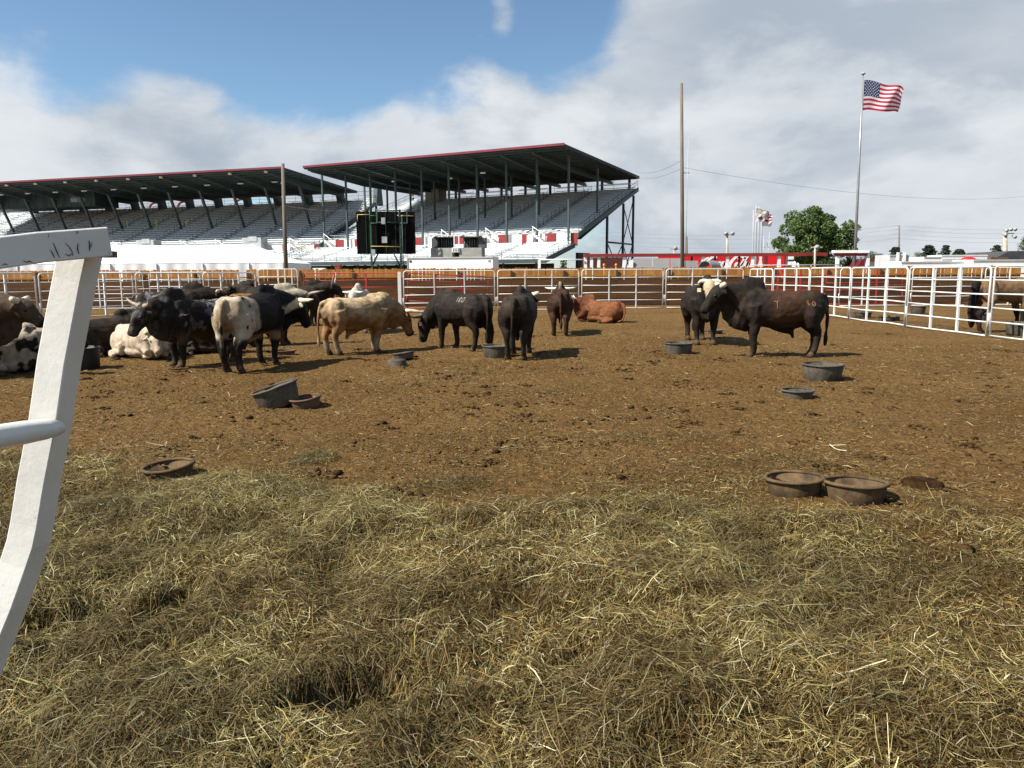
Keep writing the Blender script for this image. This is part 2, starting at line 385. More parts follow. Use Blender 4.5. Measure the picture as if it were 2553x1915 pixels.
V1, F1, C1 = strands(520000, near_d, 1.95, 8.2, R(41), (0.058, 0.62, 0.32), (0.0016, 0.0036), 0.030, 5, HAY, HW, 1.1, 0.42)
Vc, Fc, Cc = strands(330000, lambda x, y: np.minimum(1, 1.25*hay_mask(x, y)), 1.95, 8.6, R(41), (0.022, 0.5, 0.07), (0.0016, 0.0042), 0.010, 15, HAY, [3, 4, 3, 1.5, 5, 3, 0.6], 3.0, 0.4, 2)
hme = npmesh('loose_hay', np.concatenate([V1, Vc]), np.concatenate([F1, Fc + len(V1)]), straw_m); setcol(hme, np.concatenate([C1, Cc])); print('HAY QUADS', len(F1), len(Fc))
tag(link('loose_hay', hme), 'thick loose greenish hay spread over the near ground', 'hay', None, 'stuff')
def far_d(x, y):
    d = np.hypot(x, y); return (0.10 + 0.9*sstep(0.50, 0.68, fbm(xy3(x*0.7, y*0.7), 4, 71)))*np.clip(1.15 - d/26, 0.15, 1)*(1 - 0.6*hay_mask(x, y))
V2, F2, C2 = strands(90000, far_d, 4.2, 27, R(38), (0.065, 0.6, 0.30), (0.003, 0.007), 0.006, 6, HAY[:4] + [(0.36, 0.30, 0.17)], [3, 3, 2, 3, 1.5], 1.6, 0.15)
def chaff_d(x, y):
    return (0.25 + 0.75*sstep(0.42, 0.62, fbm(xy3(x*1.1, y*1.1), 4, 91)))*np.clip(1.3 - np.hypot(x, y)/17, 0.1, 1)*(1 - 0.8*hay_mask(x, y))
V3, F3, C3 = strands(230000, chaff_d, 4.0, 21, R(37), (0.026, 0.5, 0.09), (0.003, 0.008), 0.004, 26, [(0.26, 0.17, 0.055), (0.34, 0.25, 0.10), (0.08, 0.042, 0.012), (0.20, 0.115, 0.034), (0.48, 0.39, 0.20)], [3, 2, 4, 3, 1], 3.0, 0.25, 2)
sme = npmesh('scattered_straw', np.concatenate([V2, V3]), np.concatenate([F2, F3 + len(V2)]), straw_m); setcol(sme, np.concatenate([C2, C3]))
tag(link('scattered_straw', sme), 'stray straws scattered over the brown dirt', 'straw', None, 'stuff')
# crumbs of dirt and dung
n = 60000; g = np.random.default_rng(3); d = np.sqrt(g.uniform(4.5**2, 30**2, n)); d = d*g.uniform(0.55, 1, n); d = np.maximum(d, 4.3); a = g.uniform(-R(40), R(40), n)
x = d*np.sin(a); y = d*np.cos(a); k = g.uniform(0, 1, n) < (0.18 + 0.82*sstep(0.45, 0.62, fbm(xy3(x*0.8, y*0.8), 3, 81))); x, y = x[k], y[k]; n = len(x)
oct_ = np.array([(1, 0, 0), (0, 1, 0), (-1, 0, 0), (0, -1, 0), (0, 0, 1), (0, 0, -0.6), (.6, .6, .5), (-.6, .6, .4), (-.6, -.6, .5), (.6, -.6, .4)])
tri = np.array([(0, 6, 4), (6, 1, 4), (1, 7, 4), (7, 2, 4), (2, 8, 4), (8, 3, 4), (3, 9, 4), (9, 0, 4), (0, 9, 5), (9, 3, 5), (3, 8, 5), (8, 2, 5), (2, 7, 5), (7, 1, 5), (1, 6, 5), (6, 0, 5)])
nc = 340; cd = np.sqrt(g.uniform(5.0**2, 24**2, nc)); cd = np.maximum(4.6, cd*g.uniform(0.5, 1, nc)); ca = g.uniform(-R(38), R(38), nc); kk = g.integers(8, 34, nc); cr = np.repeat(g.uniform(0.04, 0.15, nc), kk); m0 = n
x = np.concatenate([x, np.repeat(cd*np.sin(ca), kk) + g.normal(0, 1, kk.sum())*cr]); y = np.concatenate([y, np.repeat(cd*np.cos(ca), kk) + g.normal(0, 1, kk.sum())*cr]); n = len(x)
sz = np.clip(0.006*np.exp(g.normal(0, 0.55, n)), 0.003, 0.026)
sz[m0:] *= 1.9
V = oct_[None]*sz[:, None, None]*g.uniform(0.55, 1.25, (n, 10, 1))*np.stack([g.uniform(0.8, 1.5, n), g.uniform(0.8, 1.5, n), g.uniform(0.5, 0.8, n)], 1)[:, None]
V = V + np.stack([x, y, hz(x, y) + sz*0.15], 1)[:, None]
cm = npmesh('dirt_crumbs', V.reshape(-1, 3), (tri[None] + (np.arange(n)*10)[:, None, None]).reshape(-1, 3), Mattr('crumb_dirt', 0.95, 60, 0.2, spec=0.1), True)
cc = np.array([(0.135, 0.072, 0.019), (0.095, 0.050, 0.013), (0.05, 0.026, 0.007), (0.17, 0.098, 0.03)])[g.integers(0, 4, n)]
cc[m0:] = np.array([0.040, 0.021, 0.007])*g.uniform(0.6, 1.5, n - m0)[:, None]; setcol(cm, np.repeat(cc, 10, 0))
tag(link('dirt_crumbs', cm), 'clods of dirt and dung crumbs strewn over the pen', 'dirt', None, 'stuff')
# ------------------------------------------------------------------ materials of the built things
WHITE = M('white_pipe_paint', (0.64, 0.64, 0.62), 0.45, 0.06, 3.0, col2=(0.50, 0.48, 0.43), thr=(0.5, 0.85))
RED = M('red_pipe_paint', (0.33, 0.025, 0.03), 0.5, 0.2, 3.0)
WOODT = [M('picket_cedar_%d' % i, c, 0.8, 0.25, 5.0, 0.15, stretch=(4, 4, 0.5)) for i, c in enumerate([(0.33, 0.150, 0.026), (0.29, 0.125, 0.021), (0.37, 0.175, 0.034), (0.27, 0.112, 0.020)])]
PLANK = [M('stained_plank_%d' % i, c, 0.92, 0.3, 3.0, 0.15, stretch=(0.35, 5, 5)) for i, c in enumerate([(0.070, 0.028, 0.0055), (0.057, 0.023, 0.005), (0.082, 0.033, 0.007), (0.048, 0.019, 0.0045)])]
DPOST = M('dark_post_wood', (0.05, 0.032, 0.018), 0.85, 0.3, 5.0)
ALU = M('aluminium_bench', (0.78, 0.81, 0.83), 0.45, 0.08, 1.2, metal=0.0)
ALUD = M('aluminium_deck', (0.50, 0.52, 0.53), 0.5, 0.1, 1.0)
DECK = M('dark_deck_steel', (0.30, 0.32, 0.33), 0.7, 0.2, 0.8)
STEEL = M('dark_green_steel', (0.035, 0.055, 0.055), 0.55, 0.2, 1.0)
SOFFIT = M('roof_soffit', (0.022, 0.032, 0.032), 0.7, 0.25, 0.7)
FASCIA = M('red_fascia', (0.14, 0.013, 0.026), 0.6, 0.15, 0.6)
REDWALL = M('red_wall', (0.20, 0.017, 0.016), 0.6, 0.2, 0.8)
WHITEWALL = M('white_wall', (0.80, 0.80, 0.79), 0.55, 0.05, 0.8)
GREYST = M('galvanized_rail', (0.34, 0.35, 0.36), 0.5, 0.15, 2.0)
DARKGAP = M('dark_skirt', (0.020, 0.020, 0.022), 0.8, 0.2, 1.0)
POLEW = M('weathered_pole_wood', (0.125, 0.108, 0.086), 0.85, 0.25, 2.0, 0.2, stretch=(6, 6, 0.35))
CONC = M('concrete', (0.30, 0.30, 0.27), 0.85, 0.2, 2.0)

# ------------------------------------------------------------------ pipe fence panels
def rounded_loop(L, z0, z1, rc, n=5):
    pts = []
    for (cx, cz, a0) in ((rc, z0 + 0.0, None), (rc, z1 - rc, 180), (L - rc, z1 - rc, 90)):
        if a0 is None: continue
        for i in range(n + 1):
            a = R(a0 - 90*i/n); pts.append((cx + rc*math.cos(a), 0, cz + rc*math.sin(a)))
    return [(0, 0, z0)] + pts + [(L, 0, z0)]
def panel(p0, p1, label, cat='fence panel', group=None, H=1.75, nr=6, stays=(1/3, 2/3), mat=None, rr=0.0175, fr=0.022, sw=0.028, name='fence_panel', tilt=0.0, bow=0.02, zlo=0.06):
    mat = mat or WHITE; p0 = Vector(p0); p1 = Vector(p1); d = p1 - p0; L = math.hypot(d.x, d.y)
    z = float(hz([p0.x], [p0.y])[0])
    o = empty(name, (p0.x, p0.y, z - 0.01), math.atan2(d.y, d.x), label, cat, group)
    if tilt: o.rotation_euler = (0, tilt, math.atan2(d.y, d.x))
    MB().tube(rounded_loop(L, 0.0, H, 0.13), fr, 8).build('frame', mat, o)
    zs = [zlo + (H - zlo)*k/(nr - 1) for k in range(nr - 1)]
    for k, zz in enumerate(zs):
        b1, b2 = random.uniform(-bow, bow), random.uniform(-bow, bow)
        pts = [(0, 0, zz), (L*0.25, random.uniform(-bow, bow), zz + b1), (L*0.5, 0, zz + (b1 + b2)/2), (L*0.75, random.uniform(-bow, bow), zz + b2), (L, 0, zz)]
        MB().tube(pts, rr, 6).build('rail', mat, o)
    for t in stays:
        sx = L*t; top = sx + random.uniform(-0.02, 0.02)
        MB().tube([(sx, -0.0, zlo), (top, 0.0, H)], sw, 4, side=(1, 0, 0), rh=fr*1.25, section=[(-.8, -.8), (.8, -.8), (.8, .8), (-.8, .8)], smooth=False).build('stay', mat, o)
    for sx in (-0.035, L + 0.035):
        MB().tube([(sx, 0, 0.28), (sx, 0, 0.62)], 0.018, 6).build('hinge_pin', mat, o)
    return o
def gp(px, Y): q = at(px, 700, Y); return Vector((q.x, Y, 0))
BK = 'white pipe panels along the back of the pen'
bx = [(1002, 32.4), (1237, 33.0), (1447, 33.7), (1657, 34.3), (1856, 35.0)]
bl = ['white pipe panel directly behind the grazing black bull with chalk digits', 'white pipe panel behind the two bulls seen from the rear',
      'white pipe panel with bent upper rail behind the lying red bull', 'white pipe panel behind the white faced black bull']
for i in range(4):
    a, b = gp(*bx[i]), gp(*bx[i + 1]); d = (b - a).normalized()*0.07
    o = panel(a + d, b - d, bl[i], group=BK)
RG = 'white pipe panels along the right side of the pen'
rp = [(1868, 34.9), (1928, 33.2), (2019, 29.6), (2122, 26.0), (2265, 22.4), (2474, 18.75)]
rl = ['short white pipe panel in the far right corner of the pen', 'white pipe panel beside the short corner panel, above the brown bull\'s back',
      'white pipe panel meeting the brown bull\'s rump in the picture', 'white pipe panel between brown bull\'s tail and the long right panels', 'wide white pipe panel left of the grazing horse']
for i in range(5):
    a, b = gp(*rp[i]), gp(*rp[i + 1]); d = (b - a).normalized()*0.06
    panel(a + d, b - d, rl[i], group=RG, rr=0.020, fr=0.026, sw=0.036, bow=0.015)
a = gp(2474, 18.75); dirv = (gp(2474, 18.75) - gp(2265, 22.4)).normalized(); 
for k, lb in ((0, 'white pipe panel in front of the horse at the right edge'),):
    s = a + dirv*(0.08 + 3.75*k); panel(s, s + dirv*3.6, lb, group=RG, rr=0.020, fr=0.026, sw=0.036, bow=0.015)
LG = 'white pipe panels on the left side of the pen'
lp = [(-160, 25.5), (92, 28.4), (334, 32.0), (503, 34.2), (640, 36.0)]
ll = ['white pipe panel at the left edge above the brown bull\'s back', 'white pipe panel behind the leaning gate post', 'white pipe panel behind the black speckled bull', 'white pipe panel behind the black white-rumped bull']
for i in range(4):
    a, b = gp(*lp[i]), gp(*lp[i + 1]); d = (b - a).normalized()*0.07
    panel(a + d, b - d, ll[i], group=LG, sw=0.042, fr=0.026, H=1.72)
panel(gp(645, 35.6), gp(742, 35.6), 'narrow raised white gate panel behind the dark horned bulls', 'gate', H=1.86, stays=(0.5, 0.68, 0.85), zlo=0.1, name='white_gate')
# a second run further back on the left
for k, (xa, xb, lb) in enumerate(((190, 356, 'far white panel of the alley behind the leaning post'), (372, 520, 'far white panel of the alley left of the utility pole'))):
    panel(gp(xa, 36.8), gp(xb, 36.8), lb, 'fence panel', 'white panels of the rear alley', sw=0.03)
# next pen on the right
for k, (xa, xb, lb) in enumerate(((2095, 2265, 'far white panel of the next pen beside the flagpole foot'), (2275, 2446, 'far white panel of the next pen behind the wide right panel'), (2456, 2640, 'far white panel of the next pen behind the horse'))):
    panel(gp(xa, 35.2), gp(xb, 35.2), lb, 'fence panel', 'white panels of the next pen', sw=0.03, nr=5)
# red gates
panel(gp(757, 34.9), gp(992, 34.6), 'red pipe gate behind the tan bull', 'gate', 'red pipe gates before the wooden wall', mat=RED, name='red_gate', sw=0.045, H=1.66)
panel(gp(1014, 35.6), gp(1214, 36.6), 'sagging red pipe gate seen through the white panel behind the grazing black bull', 'gate', 'red pipe gates before the wooden wall', mat=RED, name='red_gate', sw=0.045, H=1.66, tilt=0.05)
panel(gp(1884, 36.7), gp(2052, 36.7), 'red pipe gate seen through the right corner panels', 'gate', 'red pipe gates before the wooden wall', mat=RED, name='red_gate', sw=0.045)
panel(gp(2060, 37.0), gp(2250, 37.0), 'red pipe gate behind the far white panel of the next pen', 'gate', 'red pipe gates before the wooden wall', mat=RED, name='red_gate', sw=0.045)
MB().box((0, 0, 0.85), (0.14, 0.14, 1.7)).build('gate_post', WHITE, None, gp(996, 33.4))
tag(bpy.data.objects['gate_post'], 'white square post between the red gate and the white panels', 'post')

# ------------------------------------------------------------------ wooden wall behind the pen
WY = 38.0
wf = empty('wooden_fence', (0, WY, 0), 0, 'long cedar fence, upright dog-ear pickets above dark stained planks, behind the pipe panels', 'fence')
pv = []
for i in range(6):
    w = 0.158; h = 1.865 + random.uniform(-0.02, 0.02); c = 0.03; m = MB()
    poly = [(-w/2, 0.0), (w/2, 0.0), (w/2, h - c), (w/2 - c*0.9, h), (-w/2 + c*0.9, h), (-w/2, h - c)]
    m.prism(poly, Vector((0, 0, 0)), Vector((1, 0, 0)), Vector((0, 0, 1)), Vector((0, 1, 0)), 0.02)
    pv.append(m.mesh('picket', WOODT[i % 4]))
x = -26.0; k = 0
while k < 298:
    if random.random() < 0.985:
        o = link('picket', pv[random.randrange(6)], wf, (x, random.uniform(-0.006, 0.006) + 0.03, random.uniform(-0.025, 0.02))); o.rotation_euler = (0, R(random.gauss(0, 0.35)), 0); k += 1
    x += 0.158 + random.choice((0.004, 0.006, 0.01, 0.014, 0.022))
XE = x
x = -26.0; j = 0
while x < XE - 1:
    MB().box((x, -0.055, 0.92), (0.10, 0.09, 1.70)).build('post', DPOST, wf)
    zz = 0.02
    for r_ in range(4):
        hgt = 0.315
        MB().box((x + 1.3, -0.13 + random.uniform(-0.004, 0.004), zz + hgt/2), (2.592, 0.045, hgt - 0.012)).build('plank', PLANK[random.randrange(4)], wf); zz += hgt
    MB().box((x + 1.3, -0.015, 1.46), (2.6, 0.04, 0.075)).build('rail', WOODT[1], wf)
    x += 2.6; j += 1

# ------------------------------------------------------------------ grandstands
def stand(O, rz, label, ln, prof_u, prof_l, roof, cols, aisle, xr=(0, 0), seatx=None, slanted=False, trim=None):
    S = empty('grandstand', (O[0], O[1], 0), rz, label, 'grandstand')
    sx0, sx1 = seatx or (0, ln)
    (d0, z0, d1, z1, nrow) = prof_u; (e0, y0, e1, y1, mrow) = prof_l
    # stepped decks
    def deck(da, za, db, zb, n, x0, x1, mt=DECK):
        m = MB(); td = (db - da)/n; tz = (zb - za)/n
        for r_ in range(n):
            m.box(((x0 + x1)/2, da + td*(r_ + 0.5), za + tz*r_ - 0.06), (x1 - x0, td, 0.10))
            m.box(((x0 + x1)/2, da + td*(r_ + 1) - 0.02, za + tz*(r_ + 0.5) - 0.01), (x1 - x0 - 0.01, 0.04, tz - 0.115))
        m.build('deck', mt, S)
    deck(d0, z0, d1, z1, nrow, sx0, sx1); deck(e0, y0, e1, y1, mrow, sx0, sx1, ALUD)
    meshes = {}
    def bench(xa, xb, d, z):
        key = round(xb - xa, 2)
        if key not in meshes:
            m = MB(); m.box((0, 0, 0.40), (key, 0.30, 0.06)); m.box((0, -0.30, 0.02), (key, 0.26, 0.05))
            for q in range(2): m.box((-key*0.3 + q*key*0.6, 0.03, 0.185), (0.05, 0.16, 0.37))
            meshes[key] = m.mesh('bench', ALU)
        link('bench', meshes[key], S, ((xa + xb)/2, d, z))
    xs = []; x = sx0
    while x < sx1 - 0.5:
        xs.append((x + (0.55 if x > sx0 else 0.1), min(x + aisle, sx1) - (0.55 if x + aisle < sx1 else 0.1))); x += aisle
    def rows(da, za, db, zb, n):
        td = (db - da)/n; tz = (zb - za)/n
        for r_ in range(n):
            for (xa, xb) in xs: bench(xa, xb, da + td*(r_ + 0.62), za + tz*r_)
    rows(*prof_u); rows(*prof_l)
    for (xa, xb) in list(zip([q[1] for q in xs[:-1]], [q[0] for q in xs[1:]])):      # aisle stairs and handrails
        for (da, za, db, zb, n) in (prof_u, prof_l):
            m = MB(); td = (db - da)/n; tz = (zb - za)/n
            for r_ in range(n): m.box(((xa + xb)/2, da + td*(r_ + 0.3), za + tz*r_ + tz*0.25), (xb - xa - 0.1, td*0.5, tz*0.5))
            m.build('aisle_steps', DECK, S)
            if n > 14:
                hoop = None
                for r_ in range(2, n - 1, 3):
                    if hoop is not None:
                        link('aisle_rail', hoop, S, (0, td*(r_ - 2), tz*(r_ - 2))); continue
                    m = MB(); m.tube([((xa + xb)/2, da + td*r_, za + tz*r_), ((xa + xb)/2, da + td*r_, za + tz*r_ + 0.95), ((xa + xb)/2, da + td*(r_ + 1.6), za + tz*(r_ + 1.6) + 0.95), ((xa + xb)/2, da + td*(r_ + 1.6), za + tz*(r_ + 1.6))], 0.03, 5)
                    hoop = m.mesh('aisle_rail', STEEL); link('aisle_rail', hoop, S)
    # cross walk, red wall with stairs, front rail and skirt
    MB().box(((sx0 + sx1)/2, (e1 + d0)/2, y1 - 0.1), (sx1 - sx0, d0 - e1 + 0.02, 0.16)).build('walkway', DECK, S)
    nb = int((sx1 - sx0)/aisle) + 1; wz = z0 - y1 + 0.15
    for q in range(nb):
        xa = sx0 + q*aisle; xb = min(sx1, xa + aisle)
        if xb - xa < 0.6: continue
        t = trim or REDWALL
        for (fa, fb, mt_) in ((0.0, 0.34, WHITEWALL), (0.34, 0.58, t), (0.58, 0.86, WHITEWALL), (0.86, 1.0, REDWALL)):
            MB().box((xa + (xb - xa)*(fa + fb)/2, d0 - 0.06, y1 + wz/2 - 0.02), ((xb - xa)*(fb - fa) - 0.02, 0.08, wz)).build('wall_panel', mt_, S)
        if xa + 3 < sx1:
            m = MB(); n = 6
            for r_ in range(n): m.box((xa + 1.2 + r_*0.28, d0 - 0.7, y1 + wz*(1 - (r_ + 0.5)/n)), (0.3, 0.9, wz/n))
            m.tube([(xa + 1.0, d0 - 1.15, y1 + wz + 0.9), (xa + 3.1, d0 - 1.15, y1 + 0.9)], 0.035, 5)
            for r_ in range(3): m.tube([(xa + 1.1 + r_*0.9, d0 - 1.15, y1 + 0.1), (xa + 1.1 + r_*0.9, d0 - 1.15, y1 + wz*(1 - (0.1 + r_*0.43)) + 0.9)], 0.03, 5)
            m.build('stairway', WHITEWALL, S)
            MB().box((xa + 0.45, d0 - 0.45, y1 + 0.6), (0.75, 0.5, 1.2)).build('white_booth', WHITEWALL, S)
    def railing(dd, zz, xa, xb, hgt=1.0, step=2.0, name='railing', mat=None):
        m = MB(); m.tube([(xa, dd, zz + hgt), (xb, dd, zz + hgt)], 0.03, 5); m.tube([(xa, dd, zz + hgt*0.5), (xb, dd, zz + hgt*0.5)], 0.022, 5); x = xa
        while x <= xb + 0.01: m.tube([(x, dd, zz), (x, dd, zz + hgt)], 0.028, 5); x += step
        m.build(name, mat or GREYST, S)
    railing(e0 - 0.15, y0 - 0.1, sx0, sx1, mat=STEEL); railing(d0 + 0.02, z0, sx0, sx1, 0.8)
    railing(d1 + 0.1, z1, sx0, sx1, 1.3, 2.4, 'rear_railing', STEEL)
    MB().box(((sx0 + sx1)/2, e0 - 0.1, y0 - 0.32), (sx1 - sx0, 0.25, 0.45)).build('front_beam', STEEL, S)
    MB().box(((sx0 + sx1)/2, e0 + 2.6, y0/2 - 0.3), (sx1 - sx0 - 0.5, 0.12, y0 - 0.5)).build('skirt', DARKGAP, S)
    x = sx0 + 0.3
    while x < sx1: MB().box((x, e0 + 0.5, y0/2 - 0.25), (0.2, 0.2, y0 - 0.5)).build('front_prop', STEEL, S); x += 4.2
    # raking end beams with steps profile
    for xx in (sx0 - 0.12, sx1 + 0.12):
        m = MB()
        for (da, za, db, zb, n) in (prof_u, prof_l):
            m.prism([(da - 0.2, za - 0.45), (db + 0.2, zb - 0.45), (db + 0.2, zb + 0.1), (da - 0.2, za + 0.1)], Vector((xx - 0.09, 0, 0)), Vector((0, 1, 0)), Vector((0, 0, 1)), Vector((1, 0, 0)), 0.18)
        m.build('raking_beam', STEEL, S)
        m = MB()
        for (da, za, db, zb, n) in (prof_u, prof_l):
            m.tube([(xx, da, za + 1.05), (xx, db, zb + 1.05)], 0.035, 5); m.tube([(xx, da, za + 0.6), (xx, db, zb + 0.6)], 0.025, 5)
            for q in range(n//2 + 1): t = q/(n//2); m.tube([(xx, da + (db - da)*t, za + (zb - za)*t), (xx, da + (db - da)*t, za + (zb - za)*t + 1.05)], 0.025, 5)
        m.build('end_rail', STEEL, S)
    # support frames under the rear of the seats: posts, ties and cross braces at both ends
    sl = (z1 - z0)/(d1 - d0)
    for xx in (sx0 + 0.2, sx1 - 0.3):
        m = MB(); ds = [d1 - 11.5, d1 - 5.0, d1 - 0.6]
        for dd in ds: m.box((xx, dd, (z0 + sl*(dd - d0) - 0.9)/2), (0.28, 0.28, z0 + sl*(dd - d0) - 0.9))
        for (za) in (0.5, 5.6): m.tube([(xx, ds[0], za), (xx, ds[2], za)], 0.12, 6)
        for (da, db) in ((ds[0], ds[1]), (ds[1], ds[2])):
            for (za, zb) in ((0.5, 5.6),):
                m.tube([(xx, da, za), (xx, db, zb)], 0.07, 5); m.tube([(xx, da, zb), (xx, db, za)], 0.07, 5)
        m.tube([(xx, ds[1], 5.6), (xx, ds[2], z0 + sl*(ds[2] - d0) - 1.4)], 0.07, 5); m.tube([(xx, ds[2], 5.6), (xx, ds[1], z0 + sl*(ds[1] - d0) - 1.2)], 0.07, 5)
        m.build('support_frame', STEEL, S)
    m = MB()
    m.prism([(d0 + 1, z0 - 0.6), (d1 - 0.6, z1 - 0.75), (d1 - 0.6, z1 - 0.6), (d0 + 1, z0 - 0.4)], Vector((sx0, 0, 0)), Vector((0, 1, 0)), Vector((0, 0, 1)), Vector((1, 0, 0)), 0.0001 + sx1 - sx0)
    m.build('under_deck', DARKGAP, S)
    # roof
    (rx0, rx1, f, b, zf, zb, th) = roof
    m = MB(); m.prism([(f, zf), (b, zb), (b, zb - 0.35), (f, zf - 0.35)], Vector((rx0, 0, 0)), Vector((0, 1, 0)), Vector((0, 0, 1)), Vector((1, 0, 0)), rx1 - rx0)
    m.build('roof', SOFFIT, S)
    MB().box(((rx0 + rx1)/2, f - 0.08, zf - 0.06), (rx1 - rx0 + 0.1, 0.14, 0.26)).build('fascia', FASCIA, S)
    rs = (zb - zf)/(b - f)
    m = MB()
    for q in range(int((b - f)/1.5)):
        dd = f + 0.7 + q*1.5; zz = zf + rs*(dd - f) - 0.45
        m.box(((rx0 + rx1)/2, dd, zz), (rx1 - rx0 - 0.3, 0.09, 0.2))
    m.build('purlins', STEEL, S)
    x = rx0 + 0.9; bm_ = None
    while x < rx1:
        m = MB(); m.prism([(f + 0.4, zf - 0.55), (b - 0.1, zb - 0.55), (b - 0.1, zb - 1.0), ((f + b)/2 - 2, zf + rs*((b - f)/2) - 1.25), (f + 0.4, zf - 0.75)], Vector((x - 0.1, 0, 0)), Vector((0, 1, 0)), Vector((0, 0, 1)), Vector((1, 0, 0)), 0.2)
        m.build('roof_beam', STEEL, S); x += cols['step']
    return S
cosr = lambda a: (math.cos(a), math.sin(a))
# right-hand stand
u1 = Vector((0.889, -0.457, 0)); v1 = Vector((0.457, 0.889, 0)); O1 = Vector((6, 90, 0)) - u1*39.6; rz1 = math.atan2(u1.y, u1.x)
S1 = stand(O1, rz1, 'tall grandstand with slanted dark roof on slim columns, red fascia, right of the centre screen', 39.6,
           (4.5, 6.2, 27.0, 13.7, 26), (-4.6, 3.2, 3.0, 5.0, 10), (0.9, 39.7, 0, 27.8, 16.15, 15.45, 0.35), {'step': 4.22}, 6.6)
for q in range(10):
    x = 0.6 + 4.22*q
    MB().box((x, 4.0, (5.0 + 15.5)/2), (0.23, 0.23, 15.5 - 5.0)).build('column', STEEL, S1)
    if q not in (8,): MB().box((x, 13.6, (9.1 + 15.2)/2), (0.22, 0.22, 15.2 - 9.1)).build('column', STEEL, S1)
    MB().box((x, 26.6, (12.4 + 15.0)/2), (0.32, 0.32, 2.6)).build('column', STEEL, S1)
MB().box((6.2, 25.0, 13.6), (2.6, 2.4, 2.8)).build('stair_tower', CONC, S1)
m = MB()
for q in range(6): m.box((3.5 + q*6.6, 26.2, 14.35), (4.8, 0.25, 0.06)); m.box((3.5 + q*6.6, 25.6, 14.15), (4.8, 0.25, 0.05))
m.build('top_benches', ALU, S1)
for (x, d) in ((8, 11), (17, 12), (24, 9)): MB().box((x, d, 14.85), (0.7, 0.25, 0.2)).build('soffit_lamp', WHITEWALL, S1)
# tunnel at the right end
MB().box((39.2, 7.2, 2.0), (0.3, 4.0, 4.0)).build('tunnel_wall', DARKGAP, S1)
# left-hand stand
u2 = Vector((0.953, -0.302, 0)); LEN2 = 68.0; O2 = Vector((-32.8, 108.8, 0)) - u2*LEN2; rz2 = math.atan2(u2.y, u2.x)
S2 = stand(O2, rz2, 'long grandstand with red edged dark roof and slanting columns behind the white tents', LEN2,
           (3.0, 5.6, 22.0, 13.7, 24), (-6.0, 3.0, 1.6, 4.7, 9), (0.0, LEN2 + 1.3, 0, 20.9, 16.2, 15.0, 0.35), {'step': 6.0}, 6.3, seatx=(-8.0, LEN2 + 4.7), trim=M('cream_wall', (0.5, 0.47, 0.40), 0.7, 0.1))
q = 0; x = LEN2 - 1.5
while x > 0:
    m = MB(); m.tube([(x, 11.0, 8.7), (x, 8.2, 15.0)], [0.13, 0.19], 4, side=(1, 0, 0), section=[(-1, -1), (1, -1), (1, 1), (-1, 1)], smooth=False); m.build('slanted_column', STEEL, S2)
    m = MB(); m.prism([(20.0, 13.0), (21.2, 13.0), (20.7, 14.8), (19.4, 14.8)], Vector((x - 0.45, 0, 0)), Vector((0, 1, 0)), Vector((0, 0, 1)), Vector((1, 0, 0)), 0.9); m.build('rear_pier', STEEL, S2)
    m = MB(); m.box((x - 0.1, 0.35, 15.72), (0.35, 0.35, 0.28)); m.build('edge_lamp', M('lamp_cream', (0.75, 0.68, 0.48), 0.4), S2)
    MB().box((x - 3.0, 6.5, 15.1), (0.9, 0.3, 0.14)).build('soffit_lamp', WHITEWALL, S2)
    x -= 6.0
m = MB(); m.prism([(20.2, 12.6), (22.6, 12.6), (22.0, 16.4), (20.9, 16.4)], Vector((LEN2 + 4.4, 0, 0)), Vector((0, 1, 0)), Vector((0, 0, 1)), Vector((1, 0, 0)), 0.7); m.build('end_pylon', STEEL, S2)
# press box hung under the roof
MB().box((14.0, 11.5, 14.15), (26.0, 5.0, 2.4)).build('press_box', M('dark_green_sheet', (0.020, 0.034, 0.034), 0.6, 0.3, 0.5, stretch=(3, 1, 0.2)), S2)
for q in range(13): MB().box((2.0 + q*2.0, 8.98, 14.15), (0.06, 0.06, 2.35)).build('press_box_seam', STEEL, S2)
GLASSD = M('dim_glass', (0.10, 0.11, 0.12), 0.15, 0.3, 1.5, spec=0.6)
for q in range(2): MB().box((22.7 + q*1.7, 8.96, 14.45), (1.55, 0.08, 1.5)).build('press_box_window', GLASSD, S2)
MB().box((24.6, 8.95, 14.5), (0.3, 0.1, 1.7)).build('press_box_trim', GREYST, S2)
for x in (27.5, 33.8, 46.0):
    m = MB(); pts = [(x + 1.6*math.cos(a), 22.2, 13.3 + 1.3*math.sin(a)) for a in np.linspace(0, PI, 12)]
    m.tube(pts, 0.22, 6); m.build('red_arch', REDWALL, S2)
for x in (43.5, 62.5):
    MB().box((x, 2.4, 5.7), (3.2, 1.6, 2.2)).build('vomitory', DECK, S2); MB().box((x + 0.2, 1.55, 6.6), (1.5, 0.06, 0.7)).build('vomitory_sign', GREYST, S2)
for x in (32.0, 38.0, 44.0): MB().box((x - 0.22, 10.6, 9.9), (0.12, 0.12, 1.2)).build('yellow_marker', M('safety_yellow', (0.55, 0.55, 0.04), 0.5), S2)
m = MB(); m.box((LEN2 + 1.0, -6.05, 2.55), (7.5, 0.12, 0.5)); m.build('red_kickboard', REDWALL, S2)
